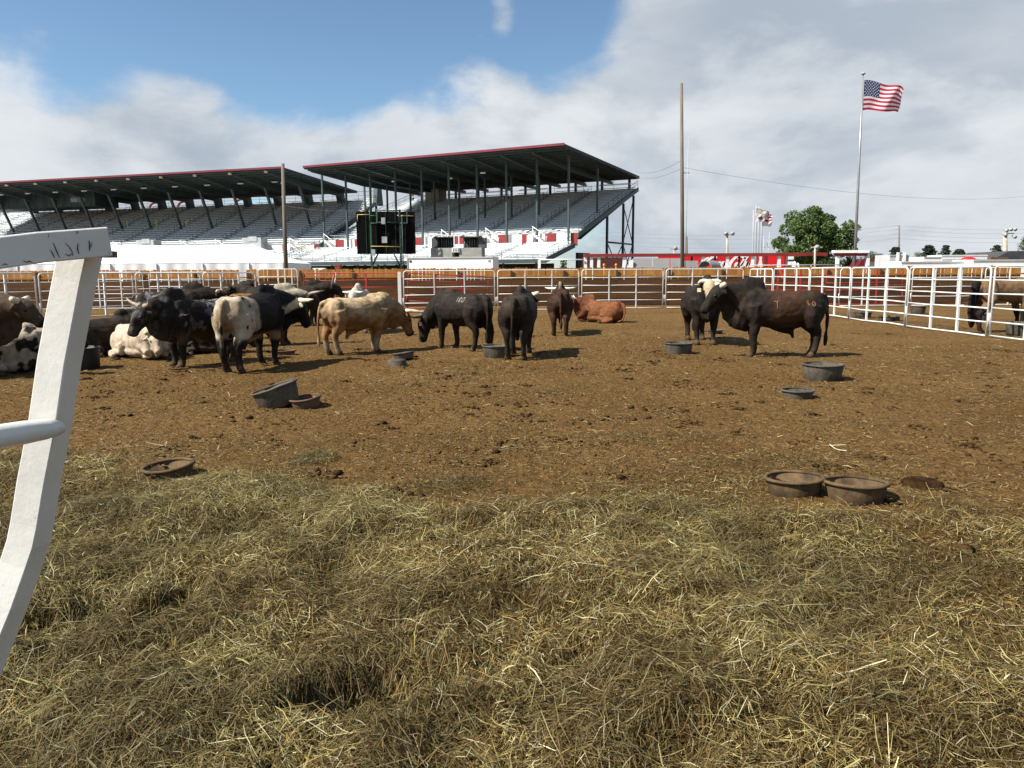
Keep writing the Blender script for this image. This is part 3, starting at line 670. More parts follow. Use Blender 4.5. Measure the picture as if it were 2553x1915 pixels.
# ------------------------------------------------------------------ tents
TENT = M('white_tent_vinyl', (0.80, 0.80, 0.80), 0.5, 0.03, 0.5, 0.05)
def tent(cx, cy, w, dp, ze, zr, hipl, hipr, label, mat=TENT, rz=0.0):
    t = empty('frame_tent', (cx, cy, 0), rz, label, 'tent', None)
    nu = 40; m = MB(); hw, hd = w/2, dp/2
    e = [(-hw, -hd), (hw, -hd), (hw, hd), (-hw, hd)]; ra, rb = (-hw + hipl, 0), (hw - hipr, 0)
    V = [(x, y, ze) for (x, y) in e] + [(ra[0], 0, zr), (rb[0], 0, zr)]
    # roof with slight sag between frames
    def patch(a, b, c, d, nu, nv):
        v = []; f = []
        for j in range(nv + 1):
            for i in range(nu + 1):
                s, q = i/nu, j/nv
                p = (Vector(a)*(1 - s) + Vector(b)*s)*(1 - q) + (Vector(d)*(1 - s) + Vector(c)*s)*q
                p.z -= 0.10*math.sin(PI*q)*(0.5 + 0.5*abs(math.sin(PI*s*max(1, round((Vector(b) - Vector(a)).length/3)))))
                v.append(p)
        for j in range(nv):
            for i in range(nu): f.append((j*(nu + 1) + i, j*(nu + 1) + i + 1, (j + 1)*(nu + 1) + i + 1, (j + 1)*(nu + 1) + i))
        m.add(v, f, True)
    patch(V[0], V[1], V[5], V[4], 48, 6); patch(V[2], V[3], V[4], V[5], 48, 6); patch(V[1], V[2], V[5], V[5], 10, 6); patch(V[3], V[0], V[4], V[4], 10, 6)
    m.build('canopy', mat, t)
    def wall(p, q, name):
        m = MB(); p, q = Vector(p), Vector(q); n = int((q - p).length*9); nrm = (q - p).cross(Vector((0, 0, 1))).normalized(); v = []; f = []
        for i in range(n + 1):
            s = i/n; wv = 0.05*math.sin(s*n*0.75) + 0.05*math.sin(s*n*0.31 + 1)
            top = p.lerp(q, s)
            dz = 0.12*abs(math.sin(PI*s*round((q - p).length/3.0)))
            v += [top + Vector((0, 0, -0.02 - 0.15*dz)), top + nrm*(wv*0.6 - 0.02) + Vector((0, 0, -0.7)), top + nrm*wv + Vector((0, 0, -ze + 0.05))]
        for i in range(n):
            for k in range(2): f.append((i*3 + k, i*3 + k + 1, (i + 1)*3 + k + 1, (i + 1)*3 + k))
        m.add(v, f, True); m.build(name, mat, t)
    for k in range(4): wall(V[k], V[(k + 1) % 4], 'side_wall')
    m = MB()
    for i in range(int(w/3) + 1): m.tube([(-hw + 3*i, -hd - 0.04, 0), (-hw + 3*i, -hd - 0.04, ze - 0.02)], 0.04, 6)
    m.build('poles', GREYST, t)
    return t
tent(-23.4, 53.5, 17.2, 7.0, 2.35, 3.62, 3.6, 3.0, 'large white hip-roofed tent with curtain walls left of the utility pole')
tent(-38.2, 57.0, 9.6, 6.0, 2.35, 3.0, 2.5, 2.5, 'low pale tent behind the leaning gate post', M('shaded_tent_vinyl', (0.50, 0.55, 0.62), 0.55, 0.05, 0.5))  # bluish grey of a tent in shade, put into the vinyl colour

# ------------------------------------------------------------------ poles and wires
def pole(px_b, px_t, py_t, Y, r0, r1_, label, name='utility_pole', mat=None, cat='pole', group=None):
    b = gp(px_b, Y); t = at(px_t, py_t, Y); o = empty(name, b, 0, label, cat, group)
    k = [Vector((0, 0, -0.3)), (t - b)*0.5, t - b]
    MB().tube(k, [r0, (r0 + r1_)/2, r1_], 10).build('shaft', mat or POLEW, o); return o, b, t
p, b, t = pole(713, 705, 408, 46, 0.145, 0.10, 'weathered wooden utility pole in front of the left grandstand')
for (zz, s) in ((5.6, 1), (6.9, 1), (4.2, -1)):
    MB().tube([(-0.02, 0, zz), (0.22*s, -0.02, zz + 0.02)], 0.03, 5).build('wire_bracket', GREYST, p)
p, bC, tC = pole(1703, 1699, 208, 55, 0.155, 0.105, 'tall bare wooden pole standing alone right of the grandstand')
MB().tube([(0.13, -0.02, 0.5), (0.10, -0.02, 11)], 0.022, 5).build('conduit', GREYST, p)
MB().tube([(-0.22, 0, tC.z - 6.0), (0.24, 0, tC.z - 6.0)], 0.035, 5).build('wire_bracket', GREYST, p)
WIRE = M('dark_cable', (0.14, 0.15, 0.16), 0.6, 0.1)
def wire(a, b, sag, r, label, group=None, mat=None):
    a, b = Vector(a), Vector(b); pts = []
    for i in range(25): s = i/24; q = a.lerp(b, s); q.z -= 4*sag*s*(1 - s); pts.append(q)
    o = MB().tube([q - pts[0] for q in pts], r, 4).build('power_line', mat or WIRE, None, pts[0]); tag(o, label, 'cable', group)
CG = 'cables tied to the tall bare pole'
wire(at(1703, 398, 55), at(1585, 425, 112), 0.6, 0.016, 'upper cable from the tall bare pole to the grandstand roof corner', CG)
wire(at(1703, 418, 55), at(1585, 440, 112), 0.5, 0.014, 'lower cable from the tall bare pole to the grandstand roof corner', CG)
wire(at(1703, 418, 55), at(2640, 478, 120), 1.6, 0.010, 'long faint cable running right from the tall bare pole behind the flagpole', CG)
wire(at(708, 513, 46), at(950, 505, 95), 0.6, 0.02, 'cable running right from the weathered pole before the left grandstand')
LIGHTW = M('pale_line', (0.35, 0.38, 0.42), 0.5, 0.05)
for k, yy in enumerate((563, 573, 584, 595)):
    pA, pB, pC = at(1500, yy + 14, 190), at(2241, yy - 1, 190), at(2720, yy - 2, 190)
    wire(pA, pB, 1.6, 0.035, 'pale power line left of the far pole, %s of four' % ('highest', 'second highest', 'second lowest', 'lowest')[k], 'far pale power lines', LIGHTW)
    wire(pB, pC, 1.1, 0.035, 'pale power line right of the far pole, %s of four' % ('highest', 'second highest', 'second lowest', 'lowest')[k], 'far pale power lines', LIGHTW)
p, b, t = pole(2240, 2242, 562, 190, 0.22, 0.15, 'thin far pole carrying pale power lines right of the flagpole')
def light_pole(px, py_t, Y, r, label, heads, hs=1.0):
    p, b, t = pole(px, px, py_t, Y, r, r*0.8, label, 'light_pole', M('grey_pole', (0.36, 0.31, 0.26), 0.8, 0.2, 3), 'light pole', 'floodlight poles behind the red shelter')
    h = t.z
    MB().box((0, 0, h - 0.1), (1.0*hs, 0.12, 0.12)).build('crossarm', GREYST, p)
    for (dx, dz) in heads:
        m = MB(); m.tube([(dx*hs, 0.2, h + dz*hs), (dx*hs, -0.15, h + dz*hs - 0.1), (dx*hs, -0.32, h + dz*hs - 0.16)], [0.09*hs, 0.17*hs, 0.19*hs], 10); m.build('floodlight', M('lamp_shell', (0.30, 0.31, 0.32), 0.4, 0.3, 3), p)
light_pole(1813, 583, 95, 0.17, 'wooden light pole with twin dark lamps between bare pole and flags', ((-0.3, 0.1), (0.3, 0.12)), 1.3)
light_pole(2506, 580, 85, 0.27, 'thick grey light pole with cluster of white floodlights, near the right edge', ((-0.45, 0.35), (0.0, 0.45), (0.45, 0.45), (-0.55, -0.15), (0.5, -0.35)), 1.0)
light_pole(1681, 619, 90, 0.12, 'short light pole peeking over the red roof beside the bare pole', ((0, 0.1),), 1.2)
light_pole(2032, 614, 72, 0.11, 'short brown light pole before the big tree', ((0, 0.05),), 1.0)
pole(1712, 1712, 590, 120, 0.2, 0.15, 'thin far pole peeking out right of the tall bare pole')

# ------------------------------------------------------------------ flagpole and flags
def flag_mesh(w, h, cols_fn, nu=44, nv=28, amp=0.12, droop=0.25, taper=0.12, seed=0):
    V = []; F = []; C = []
    for j in range(nv + 1):
        for i in range(nu + 1):
            s, t_ = i/nu, j/nv
            ph_ = 6.5*s + 1.2*t_ + seed
            x = w*s*(1 - 0.03*t_) - taper*w*max(0, s - 0.75)*(t_**2)*1.2
            z = -h*t_ - droop*h*s*(0.55 + 0.45*s)*(1 - 0.75*t_) + 0.03*h*math.sin(9*s + seed)
            y = amp*w*s**0.7*math.sin(ph_)*(0.5 + 0.5*s) + 0.04*w*math.sin(13*s + 5*t_ + seed)*s
            V.append((x, y, z))
    for j in range(nv):
        for i in range(nu):
            F.append((j*(nu + 1) + i, j*(nu + 1) + i + 1, (j + 1)*(nu + 1) + i + 1, (j + 1)*(nu + 1) + i)); C.append(cols_fn((i + 0.5)/nu, (j + 0.5)/nv))
    return V, F, C
def flag_obj(V, F, C, mats, parent, loc, name='flag_cloth', rz=0.0):
    me = bpy.data.meshes.new(name); me.from_pydata(V, [], F)
    for m_ in mats: me.materials.append(m_)
    me.polygons.foreach_set('material_index', C); me.polygons.foreach_set('use_smooth', [True]*len(F)); me.update()
    o = link(name, me, parent, loc); o.rotation_euler = (0, 0, rz); return o
def cloth(name, c):
    if name in MATS: return MATS[name]
    m = M(name, c, 0.8, 0.06, 4.0); nt = m.node_tree; b = nt.nodes['Principled BSDF']
    t = nt.nodes.new('ShaderNodeBsdfTranslucent'); t.inputs[0].default_value = c + (1,); ms = nt.nodes.new('ShaderNodeMixShader'); ms.inputs[0].default_value = 0.45
    nt.links.new(b.outputs[0], ms.inputs[1]); nt.links.new(t.outputs[0], ms.inputs[2]); nt.links.new(ms.outputs[0], nt.nodes['Material Output'].inputs[0]); return m
FR, FW, FB = cloth('flag_red', (0.50, 0.02, 0.06)), cloth('flag_white', (0.80, 0.80, 0.82)), cloth('flag_blue', (0.035, 0.05, 0.17))
FPY = 70.0
b = gp(2129, FPY); t = at(2152, 187, FPY)
fpole = empty('flagpole', b, 0, 'tall silver flagpole flying the large striped flag', 'flagpole')
MB().tube([(0, 0, 0), (t - b)*0.5, t - b], [0.14, 0.11, 0.05], 12).build('shaft', M('silver_pole', (0.24, 0.245, 0.25), 0.35, 0.08, 2, metal=0.3), fpole)
m = MB(); m.ell(t - b + Vector((0, 0, 0.12)), (0.20, 0.2, 0.12)); m.build('finial', GREYST, fpole)
fl0 = at(2153.5, 200, FPY); fl1 = at(2151, 275, FPY); fh = fl0.z - fl1.z
fw = at(2252, 240, FPY).x - fl0.x
usf = empty('flag', fl0 + Vector((0.06, 0, 0)), 0, 'stars and stripes flag blowing to the right on the silver flagpole', 'flag')
V, F, C = flag_mesh(fw*1.0, fh, lambda s, t_: (2 if (s < 0.40 and t_ < 7/13) else int(t_*13 + 1e-6) % 2), 60, 39, 0.08, 0.30, 0.25)
flag_obj(V, F, C, [FR, FW, FB], usf, (0, 0, 0))
me = MB()                                                # the fifty stars
def fpos(s, t_, nu=60, nv=39):
    i = min(nu - 1, int(s*nu)); j = min(nv - 1, int(t_*nv)); a, b_ = s*nu - i, t_*nv - j; g_ = lambda ii, jj: Vector(V[jj*(nu + 1) + ii])
    return (g_(i, j)*(1 - a) + g_(i + 1, j)*a)*(1 - b_) + (g_(i, j + 1)*(1 - a) + g_(i + 1, j + 1)*a)*b_
for r_ in range(9):
    for q in range(6 if r_ % 2 == 0 else 5):
        s = 0.40*((q + 0.5 + (0 if r_ % 2 == 0 else 0.5))/6); t_ = (7/13)*((r_ + 0.75)/9.5); c = fpos(s, t_)
        for sg in (-1, 1):
            pts = []
            for k in range(10):
                a = PI/2 + k*PI/5; rr_ = 0.072 if k % 2 == 0 else 0.034
                pts.append((c.x + rr_*math.cos(a), c.y + sg*0.02, c.z + rr_*math.sin(a)))
            me.add(pts, [tuple(range(10)) if sg < 0 else tuple(range(10))[::-1]])
me.build('stars', FW, usf)
FY = 92.0
for k, (pb, ty, lb) in enumerate(((1877, 523, 'leftmost of the four thin flagpoles behind the red shelter'), (1884, 511, 'tallest of the four thin flagpoles, second from the left'), (1891, 515, 'third of the four thin flagpoles from the left'), (1898, 536, 'rightmost of the four thin flagpoles, beside the lattice mast'))):
    pole(pb, pb + 1.5, ty, FY + k*0.3, 0.075, 0.055, lb, 'flagpole', GREYST, 'flagpole', 'four thin flagpoles with banners')
BAN = [cloth('flag_cream', (0.66, 0.62, 0.52)), FW, cloth('flag_dark', (0.07, 0.06, 0.07)), FR, FB]
def small_flag(px, py, w, h, fn, lb, Y, droop=0.3, seed=0):
    q = at(px, py, Y); o = empty('flag', q, 0, lb, 'flag', 'banners on the four thin poles'); V, F, C = flag_mesh(w, h, fn, 24, 16, 0.07, droop, 0.1, seed); flag_obj(V, F, C, BAN, o, (0, 0, 0))
small_flag(1886, 520, 1.55, 1.05, lambda s, t_: 2 if (t_ < 0.08 or s < 0.05 or s > 0.93) else (2 if (abs(s - 0.45) < 0.16 and abs(t_ - 0.5) < 0.08) else 0), 'cream banner with dark edge, topmost on the thin poles', FY, 0.42)
small_flag(1879, 531, 1.35, 1.0, lambda s, t_: 3 if (s - 0.62)**2 + (t_ - 0.55)**2 < 0.02 else (4 if (s - 0.62)**2 + (t_ - 0.55)**2 < 0.045 else 1), 'white banner with a dark red round emblem on the leftmost thin pole', FY - 0.3, 0.2, 1)
small_flag(1893, 536, 1.6, 0.7, lambda s, t_: 4 if (s < 0.4 and t_ < 0.5) else (3 if int(t_*5) % 2 == 0 else 1), 'red white and blue flag half hidden behind the cream banner', FY + 0.6, -0.1, 2)
small_flag(1899, 542, 1.25, 1.0, lambda s, t_: 3 if (s - 0.5)**2 + (t_ - 0.3)**2 < 0.03 else 1, 'white banner with small red emblem, lowest on the thin poles', FY + 0.9, 0.45, 3)
lm = empty('lattice_mast', gp(1907, 100), 0, 'slim lattice mast with cross bracing beside the thin flagpoles', 'mast')
for sx in (-0.35, 0.35): MB().tube([(sx, 0, 0), (sx, 0, 6.2 if sx < 0 else 6.6)], 0.05, 5).build('leg', GREYST, lm)
m = MB()
for q in range(4): m.tube([(-0.35, 0, q*1.5), (0.35, 0, q*1.5 + 1.5)], 0.03, 4); m.tube([(0.35, 0, q*1.5), (-0.35, 0, q*1.5 + 1.5)], 0.03, 4)
m.build('bracing', GREYST, lm)

# ------------------------------------------------------------------ big screen on its tower
TY = 62.0
def tp(px, py, Y=TY): return at(px, py, Y)
c0 = tp(963, 640); scr = empty('video_screen_tower', (c0.x, TY, 0), R(4), 'back of big black video screen on green steel tower before grandstand', 'screen tower')
GRN = M('bright_green_steel', (0.012, 0.07, 0.032), 0.5, 0.2, 1.5); GRND = M('deep_green_steel', (0.010, 0.034, 0.024), 0.5, 0.2, 1.5)
sw_, sh_ = tp(1036, 600).x - tp(891, 600).x, tp(963, 527).z - tp(963, 633).z; zb = tp(963, 633).z
MB().box((0, 0.5, zb + sh_/2), (sw_, 0.5, sh_)).build('screen_back', M('black_cabinet', (0.006, 0.006, 0.006), 0.9, 0.2, 1.0, spec=0.05), scr)
for q in range(5): MB().box((-sw_/2 + (q + 1)*sw_/6, 0.235, zb + sh_/2), (0.03, 0.04, sh_ - 0.1)).build('cabinet_seam', STEEL, scr)
ht = tp(963, 522).z
for sx in (-1.17, 1.17): MB().box((sx, 0.0, ht/2), (0.15, 0.15, ht)).build('mast_leg', GRND if sx > 0 else GRN, scr)
def frame_rect(x0, z0, x1, z1, mat, y=-0.1, extra=()):
    m = MB(); m.tube([(x0, y, z0), (x0, y, z1), (x1, y, z1), (x1, y, z0), (x0, y, z0)], 0.05, 5)
    for zz in extra: m.tube([(x0, y, zz), (x1, y, zz)], 0.04, 5)
    m.build('cage', mat, scr)
frame_rect(-1.2, tp(0, 562).z, -0.62, ht, GRN, extra=(tp(0, 543).z,)); frame_rect(1.1, tp(0, 562).z, 1.75, ht - 0.1, GRND, extra=(tp(0, 545).z,)); frame_rect(-0.6, tp(0, 560).z, 1.1, ht - 0.1, GRND)
m = MB()
for q in range(8): m.tube([(1.17, -0.12, 0.6 + q*0.55), (1.34, -0.12, 0.6 + q*0.55)], 0.03, 4)
m.tube([(1.34, -0.12, 0.3), (1.34, -0.12, ht - 0.5)], 0.04, 5); m.build('ladder', GRND, scr)
m = MB(); m.tube([(-0.6, 0.1, zb + 0.1), (-1.15, 0, 2.2)], 0.07, 5); m.tube([(0.55, 0.1, zb + 0.1), (1.15, 0, 2.0)], 0.07, 5); m.build('knee_braces', GRND, scr)
YEL = M('yellow_strap', (0.40, 0.33, 0.08), 0.6)
for (a, b) in (((-1.2, -0.1, zb + 0.6), (1.2, -0.1, zb + 0.55)), ((-sw_/2 + 0.1, 0.2, zb + sh_ - 0.25), (-1.2, -0.05, zb + sh_ - 0.25)), ((0.95, 0.2, zb + sh_ - 0.3), (sw_/2 - 0.05, 0.2, zb + sh_ - 0.35)), ((-sw_/2 + 0.12, 0.2, zb + sh_ - 0.3), (-sw_/2 + 0.12, 0.2, zb + sh_ - 0.75))): MB().tube([a, b], 0.03, 4).build('strap', YEL, scr)
MB().box((-0.12, 0.2, zb + 1.12), (0.42, 0.12, 0.5)).build('control_box', GREYST, scr); MB().box((-0.15, -0.05, zb + sh_ - 0.75), (0.3, 0.3, 0.5)).build('control_box', GREYST, scr); MB().box((-1.0, -0.12, zb + 0.1), (0.3, 0.2, 0.5)).build('control_box', GREYST, scr)
m = MB(); m.tube([(-1.05, -0.05, 1.0), (-0.55, -0.05, 1.0), (-0.55, -0.05, 2.2), (-1.05, -0.05, 2.2)], 0.04, 4); m.build('low_cage', GRND, scr)

# ------------------------------------------------------------------ white trailer, concrete wall and chute sheds
TRY = 55.0; a = at(1019, 675, TRY); b = at(1236, 675, TRY); Lt = (b - a).length
tr = empty('box_trailer', ((a.x + b.x)/2, TRY + 1.0, 0), R(-9), 'long plain white box trailer standing before the grandstand', 'trailer')
zt = at(1127, 641, TRY).z
MB().box((0, 0.2, (zt + 0.3)/2), (Lt, 2.4, zt - 0.3)).build('body', WHITEWALL, tr)
MB().box((-Lt/2 - 0.02, -1.02, (zt + 0.3)/2), (0.05, 0.06, zt - 0.3)).build('corner_trim', GREYST, tr); MB().box((0, -1.03, zt - 0.05), (Lt, 0.04, 0.08)).build('roof_trim', GREYST, tr)
for sx in (-Lt/2 + 0.2, Lt/2 - 0.25): MB().box((sx, -1.015, zt - 0.28), (0.16, 0.03, 0.13)).build('marker_plate', DPOST if sx < 0 else GREYST, tr)
for sx in (-1.2, 0.9):
    m = MB(); m.tube([(Lt*0.1 + sx, -0.95, 0.4), (Lt*0.1 + sx, -0.75, 0.4)], 0.38, 16); m.build('wheel', M('tyre_rubber', (0.02, 0.02, 0.02), 0.8), tr)
CYY = 64.0; s0 = at(1080, 640, CYY); s1 = at(1204, 640, CYY); wdt = s1.x - s0.x; z0_, z1_, z2_ = at(1140, 643, CYY).z, at(1140, 619, CYY).z, at(1140, 593, CYY).z
ch = empty('announcer_stand', ((s0.x + s1.x)/2, CYY, 0), R(-6), 'concrete block with dark open sheds on top above the white trailer', 'structure building')
MB().box((-wdt*0.29, 0, z1_/2), (wdt*0.43, 2.0, z1_)).build('concrete_block', CONC, ch); MB().box((wdt*0.29, 0, z1_/2), (wdt*0.45, 2.0, z1_)).build('concrete_block', CONC, ch)
MB().box((0, 0.6, z1_/2), (wdt*0.2, 0.8, z1_ - 0.01)).build('core', DARKGAP, ch)
for (sx, ww) in ((-0.26, 0.34), (0.27, 0.36)):
    MB().box((wdt*sx, 0.7, (z1_ + z2_)/2), (wdt*ww, 0.1, z2_ - z1_)).build('shed_back', M('black_grating', (0.012, 0.012, 0.014), 0.7, 0.4, 6.0), ch)
    MB().box((wdt*(sx), 0.1, z2_ + 0.04), (wdt*(ww + 0.06), 1.4, 0.08)).build('shed_roof', STEEL, ch)
    m = MB()
    for q in range(7): m.tube([(wdt*(sx - ww/2 + ww*(q + 0.5)/7), 0.55, z1_), (wdt*(sx - ww/2 + ww*(q + 0.5)/7), 0.55, z2_)], 0.02, 4)
    m.build('bars', GREYST, ch)
MB().box((-wdt*0.46, 0.1, (z1_ + z2_)/2), (wdt*0.12, 0.9, z2_ - z1_)).build('side_wing', M('charcoal_sheet', (0.07, 0.07, 0.075), 0.7), ch); MB().box((wdt*0.50, 0.1, (z1_ + z2_)/2), (wdt*0.14, 0.9, z2_ - z1_)).build('side_wing', M('charcoal_sheet', (0.07, 0.07, 0.075), 0.7), ch)
for sx in (-0.035, 0.06): MB().box((wdt*sx, -0.9, (z0_ + z2_)/2 + 0.3), (0.07, 0.07, z2_ - z0_ - 0.2)).build('white_pole', WHITEWALL, ch)
MB().box((wdt*0.0, -1.06, z0_ + 0.62), (0.62, 0.08, 0.38)).build('number_board', WHITEWALL, ch)
for q in range(3):
    m = MB(); xx = -0.19 + 0.19*q
    m.box((wdt*0.0 + xx, -1.11, z0_ + 0.62), (0.03, 0.02, 0.24))
    for zz in (-0.105, 0.0, 0.105): m.box((wdt*0.0 + xx + 0.055, -1.11, z0_ + 0.62 + zz), (0.08, 0.02, 0.03))
    m.build('letter', DPOST, ch)

# ------------------------------------------------------------------ clutter under the stands
cart = empty('canopy_cart', gp(732, 60), 0, 'small cart with blue canopy beside the weathered pole', 'cart')
zc = at(735, 657, 60).z
MB().box((0.15, 0, zc), (1.5, 1.3, 0.12)).build('canopy', M('blue_canopy', (0.02, 0.14, 0.50), 0.4), cart)
m = MB()
for sx in (-0.5, 0.8):
    for sy in (-0.55, 0.55): m.tube([(sx, sy, 0.7), (sx, sy, zc)], 0.03, 5)
m.build('canopy_posts', GREYST, cart); MB().box((0.15, 0, 0.6), (2.0, 1.2, 0.45)).build('body', WHITEWALL, cart)
for sx in (-0.6, 0.9): m = MB(); m.tube([(sx, -0.6, 0.25), (sx, 0.6, 0.25)], 0.25, 12); m.build('wheel', MATS['tyre_rubber'], cart)
for k, (px, w_, h_, lb, mt) in enumerate(((798, 1.0, 2.1, 'white equipment cabinet under the grandstand left of the screen tower', WHITEWALL), (832, 1.7, 1.75, 'low white cabinet row under the grandstand beside the screen tower', WHITEWALL), (845, 0.5, 2.4, 'dark red drum cabinet just left of the screen tower', REDWALL))):
    o = empty('equipment_cabinet', gp(px, 66 + k), 0, lb, 'cabinet', 'cabinets under the grandstand'); m = MB(); m.box((0, 0, h_/2), (w_, 0.7, h_)); m.build('body', mt, o); MB().box((0, -0.37, h_*0.5), (w_*0.8, 0.03, h_*0.85)).build('door', mt, o)

# ------------------------------------------------------------------ red roofed shelter, mural wall
SY = 74.0
def sx_(px, Y=SY): return gp(px, Y).x
shel = empty('red_shelter', (sx_(1456), SY, 0), 0, 'long low shelter with red roof edge on white posts right of the grandstand', 'shelter')
Ls = sx_(2060) - sx_(1456); zr = at(1700, 639.5, SY).z; zr2 = at(1700, 632, SY).z
m = MB(); m.prism([(0, zr), (0, zr2), (0.9, zr2 + 0.03), (0.9, zr - 0.0)], Vector((0, 0, 0)), Vector((0, 1, 0)), Vector((0, 0, 1)), Vector((1, 0, 0)), Ls); m.build('roof', M('red_sheet_roof', (0.20, 0.022, 0.018), 0.6, 0.15, 0.7), shel)
for px in (1456, 1471, 1489, 1552, 1694, 1748, 1809, 1872, 1938): MB().box((sx_(px) - sx_(1456) + 0.15, 0.25, zr/2), (0.28, 0.28, zr)).build('post', WHITEWALL, shel)
for px in (1725, 1783, 1843): MB().box((sx_(px) - sx_(1456), 0.3, zr/2), (0.16, 0.16, zr)).build('dark_post', DPOST, shel)
MB().box((Ls*0.085, 2.2, zr/2), (Ls*0.17, 0.1, zr)).build('rear_wall', M('maroon_boards', (0.07, 0.022, 0.02), 0.8, 0.3), shel)
MB().tube([(-4.3, 0, zr - 0.25), (0, 0, zr - 0.25)], 0.06, 5).build('side_beam', WHITEWALL, shel); MB().box((-4.3, 0, (zr - 0.2)/2), (0.25, 0.25, zr - 0.2)).build('post', WHITEWALL, shel)
MYY = 77.5
X0, X1 = sx_(1640, MYY), sx_(1954, MYY); mur = empty('mural_wall', (X0, MYY, 0), 0, 'bright red wall with large white script lettering and a white bottle', 'wall')
MRED = M('bright_red_paint', (0.62, 0.012, 0.018), 0.5, 0.08, 0.4); zmw = zr + 0.3
MB().box(((X1 - X0)/2, 0.1, zmw/2), (X1 - X0, 0.2, zmw)).build('panel', MRED, mur)
WP = M('white_sign_paint', (0.82, 0.82, 0.82), 0.5, 0.03)
def ribbon(m, pts, w, y=-0.03, n=10):
    P_ = [Vector((p[0], 0, p[1])) for p in pts]; W = [p[2] if len(p) > 2 else w for p in pts]; out = []; ws = []
    for i in range(len(P_) - 1):
        p0, p1, p2, p3 = P_[max(i - 1, 0)], P_[i], P_[i + 1], P_[min(i + 2, len(P_) - 1)]
        for k in range(n):
            t = k/n; out.append(0.5*((2*p1) + (p2 - p0)*t + (2*p0 - 5*p1 + 4*p2 - p3)*t*t + (3*p1 - p0 - 3*p2 + p3)*t**3)); ws.append(W[i]*(1 - t) + W[i + 1]*t)
    out.append(P_[-1]); ws.append(W[-1]); V = []; F = []
    for i, p in enumerate(out):
        tg = (out[min(i + 1, len(out) - 1)] - out[max(i - 1, 0)]); tg = tg.normalized() if tg.length > 1e-6 else Vector((1, 0, 0)); nn = Vector((-tg.z, 0, tg.x))*ws[i]/2
        for q in ((p + nn, y), (p - nn, y), (p - nn, y + 0.025), (p + nn, y + 0.025)): V.append((q[0].x, q[1], q[0].z))
    for i in range(len(out) - 1):
        for k in range(4): F.append((i*4 + k, i*4 + (k + 1) % 4, (i + 1)*4 + (k + 1) % 4, (i + 1)*4 + k))
    m.add(V, F)
ox = sx_(1752, MYY) - X0; ux = (sx_(1868, MYY) - sx_(1752, MYY))/10.0; oz = at(1800, 671, MYY).z; uz = (at(1800, 638.5, MYY).z - oz)/4.05
def st(m, pts, w): ribbon(m, [(ox + p[0]*ux, oz + p[1]*uz, (p[2] if len(p) > 2 else w)*1.2) for p in pts], w)
def letter(strokes):
    m = MB()
    for (pts, w) in strokes: st(m, pts, w)
    return m.build('letter', WP, mur)
B_, T_ = 0.20, 0.09
letter([([(2.55, 3.2, .10), (2.75, 3.75, .14), (2.3, 3.95, .16), (1.4, 3.2, .2), (0.7, 2.0, .26), (0.5, 0.9, .27), (0.9, 0.25, .2), (1.7, 0.35, .13), (2.3, 0.9, .08)], B_), ([(0.1, 1.2, .05), (-0.2, 1.9, .12), (0.2, 2.9, .16), (1.1, 3.6, .12)], T_)])
letter([([(2.75, 2.2, .12), (2.3, 1.8, .18), (2.1, 0.9, .2), (2.4, 0.35, .16), (2.85, 0.8, .18), (3.0, 1.7, .16), (2.75, 2.2, .12)], T_)])
letter([([(3.75, 1.95, .12), (3.55, 2.2, .14), (3.15, 1.7, .18), (3.0, 0.8, .2), (3.3, 0.35, .16), (3.8, 0.8, .08)], T_)])
letter([([(4.5, 2.1, .12), (4.15, 2.1, .16), (3.85, 1.2, .2), (4.0, 0.4, .16), (4.4, 1.0, .12), (4.75, 2.2, .18)], T_), ([(4.75, 2.2, .2), (4.5, 0.9, .2), (4.7, 0.35, .14), (5.1, 0.8, .07)], T_)])
letter([([(4.95, 1.45, .2), (5.5, 1.6, .2)], 0.2)])
letter([([(7.3, 3.0, .08), (7.75, 3.7, .14), (7.4, 4.1, .18), (6.7, 3.4, .2), (5.9, 2.0, .26), (5.65, 0.9, .28), (6.0, 0.25, .2), (6.7, 0.35, .13), (7.2, 0.9, .08)], B_), ([(7.4, 4.1, .16), (8.0, 4.0, .16), (8.6, 3.5, .16), (9.1, 3.35, .14)], T_)])
letter([([(7.5, 2.0, .12), (7.1, 1.7, .18), (6.9, 0.9, .2), (7.2, 0.35, .16), (7.6, 0.8, .18), (7.75, 1.6, .16), (7.5, 2.0, .12)], T_)])
letter([([(8.0, 0.9, .10), (8.6, 2.0, .16), (9.2, 3.3, .16), (9.5, 3.9, .14), (9.2, 4.0, .12), (8.7, 3.0, .18), (8.25, 1.5, .22), (8.2, 0.6, .2), (8.5, 0.35, .14), (8.9, 0.8, .08)], T_)])
letter([([(9.4, 2.0, .12), (9.05, 2.0, .16), (8.8, 1.2, .2), (8.95, 0.4, .16), (9.3, 1.0, .12), (9.6, 2.1, .18)], T_), ([(9.6, 2.1, .2), (9.4, 0.9, .2), (9.6, 0.35, .14), (10.1, 0.9, .07)], T_)])
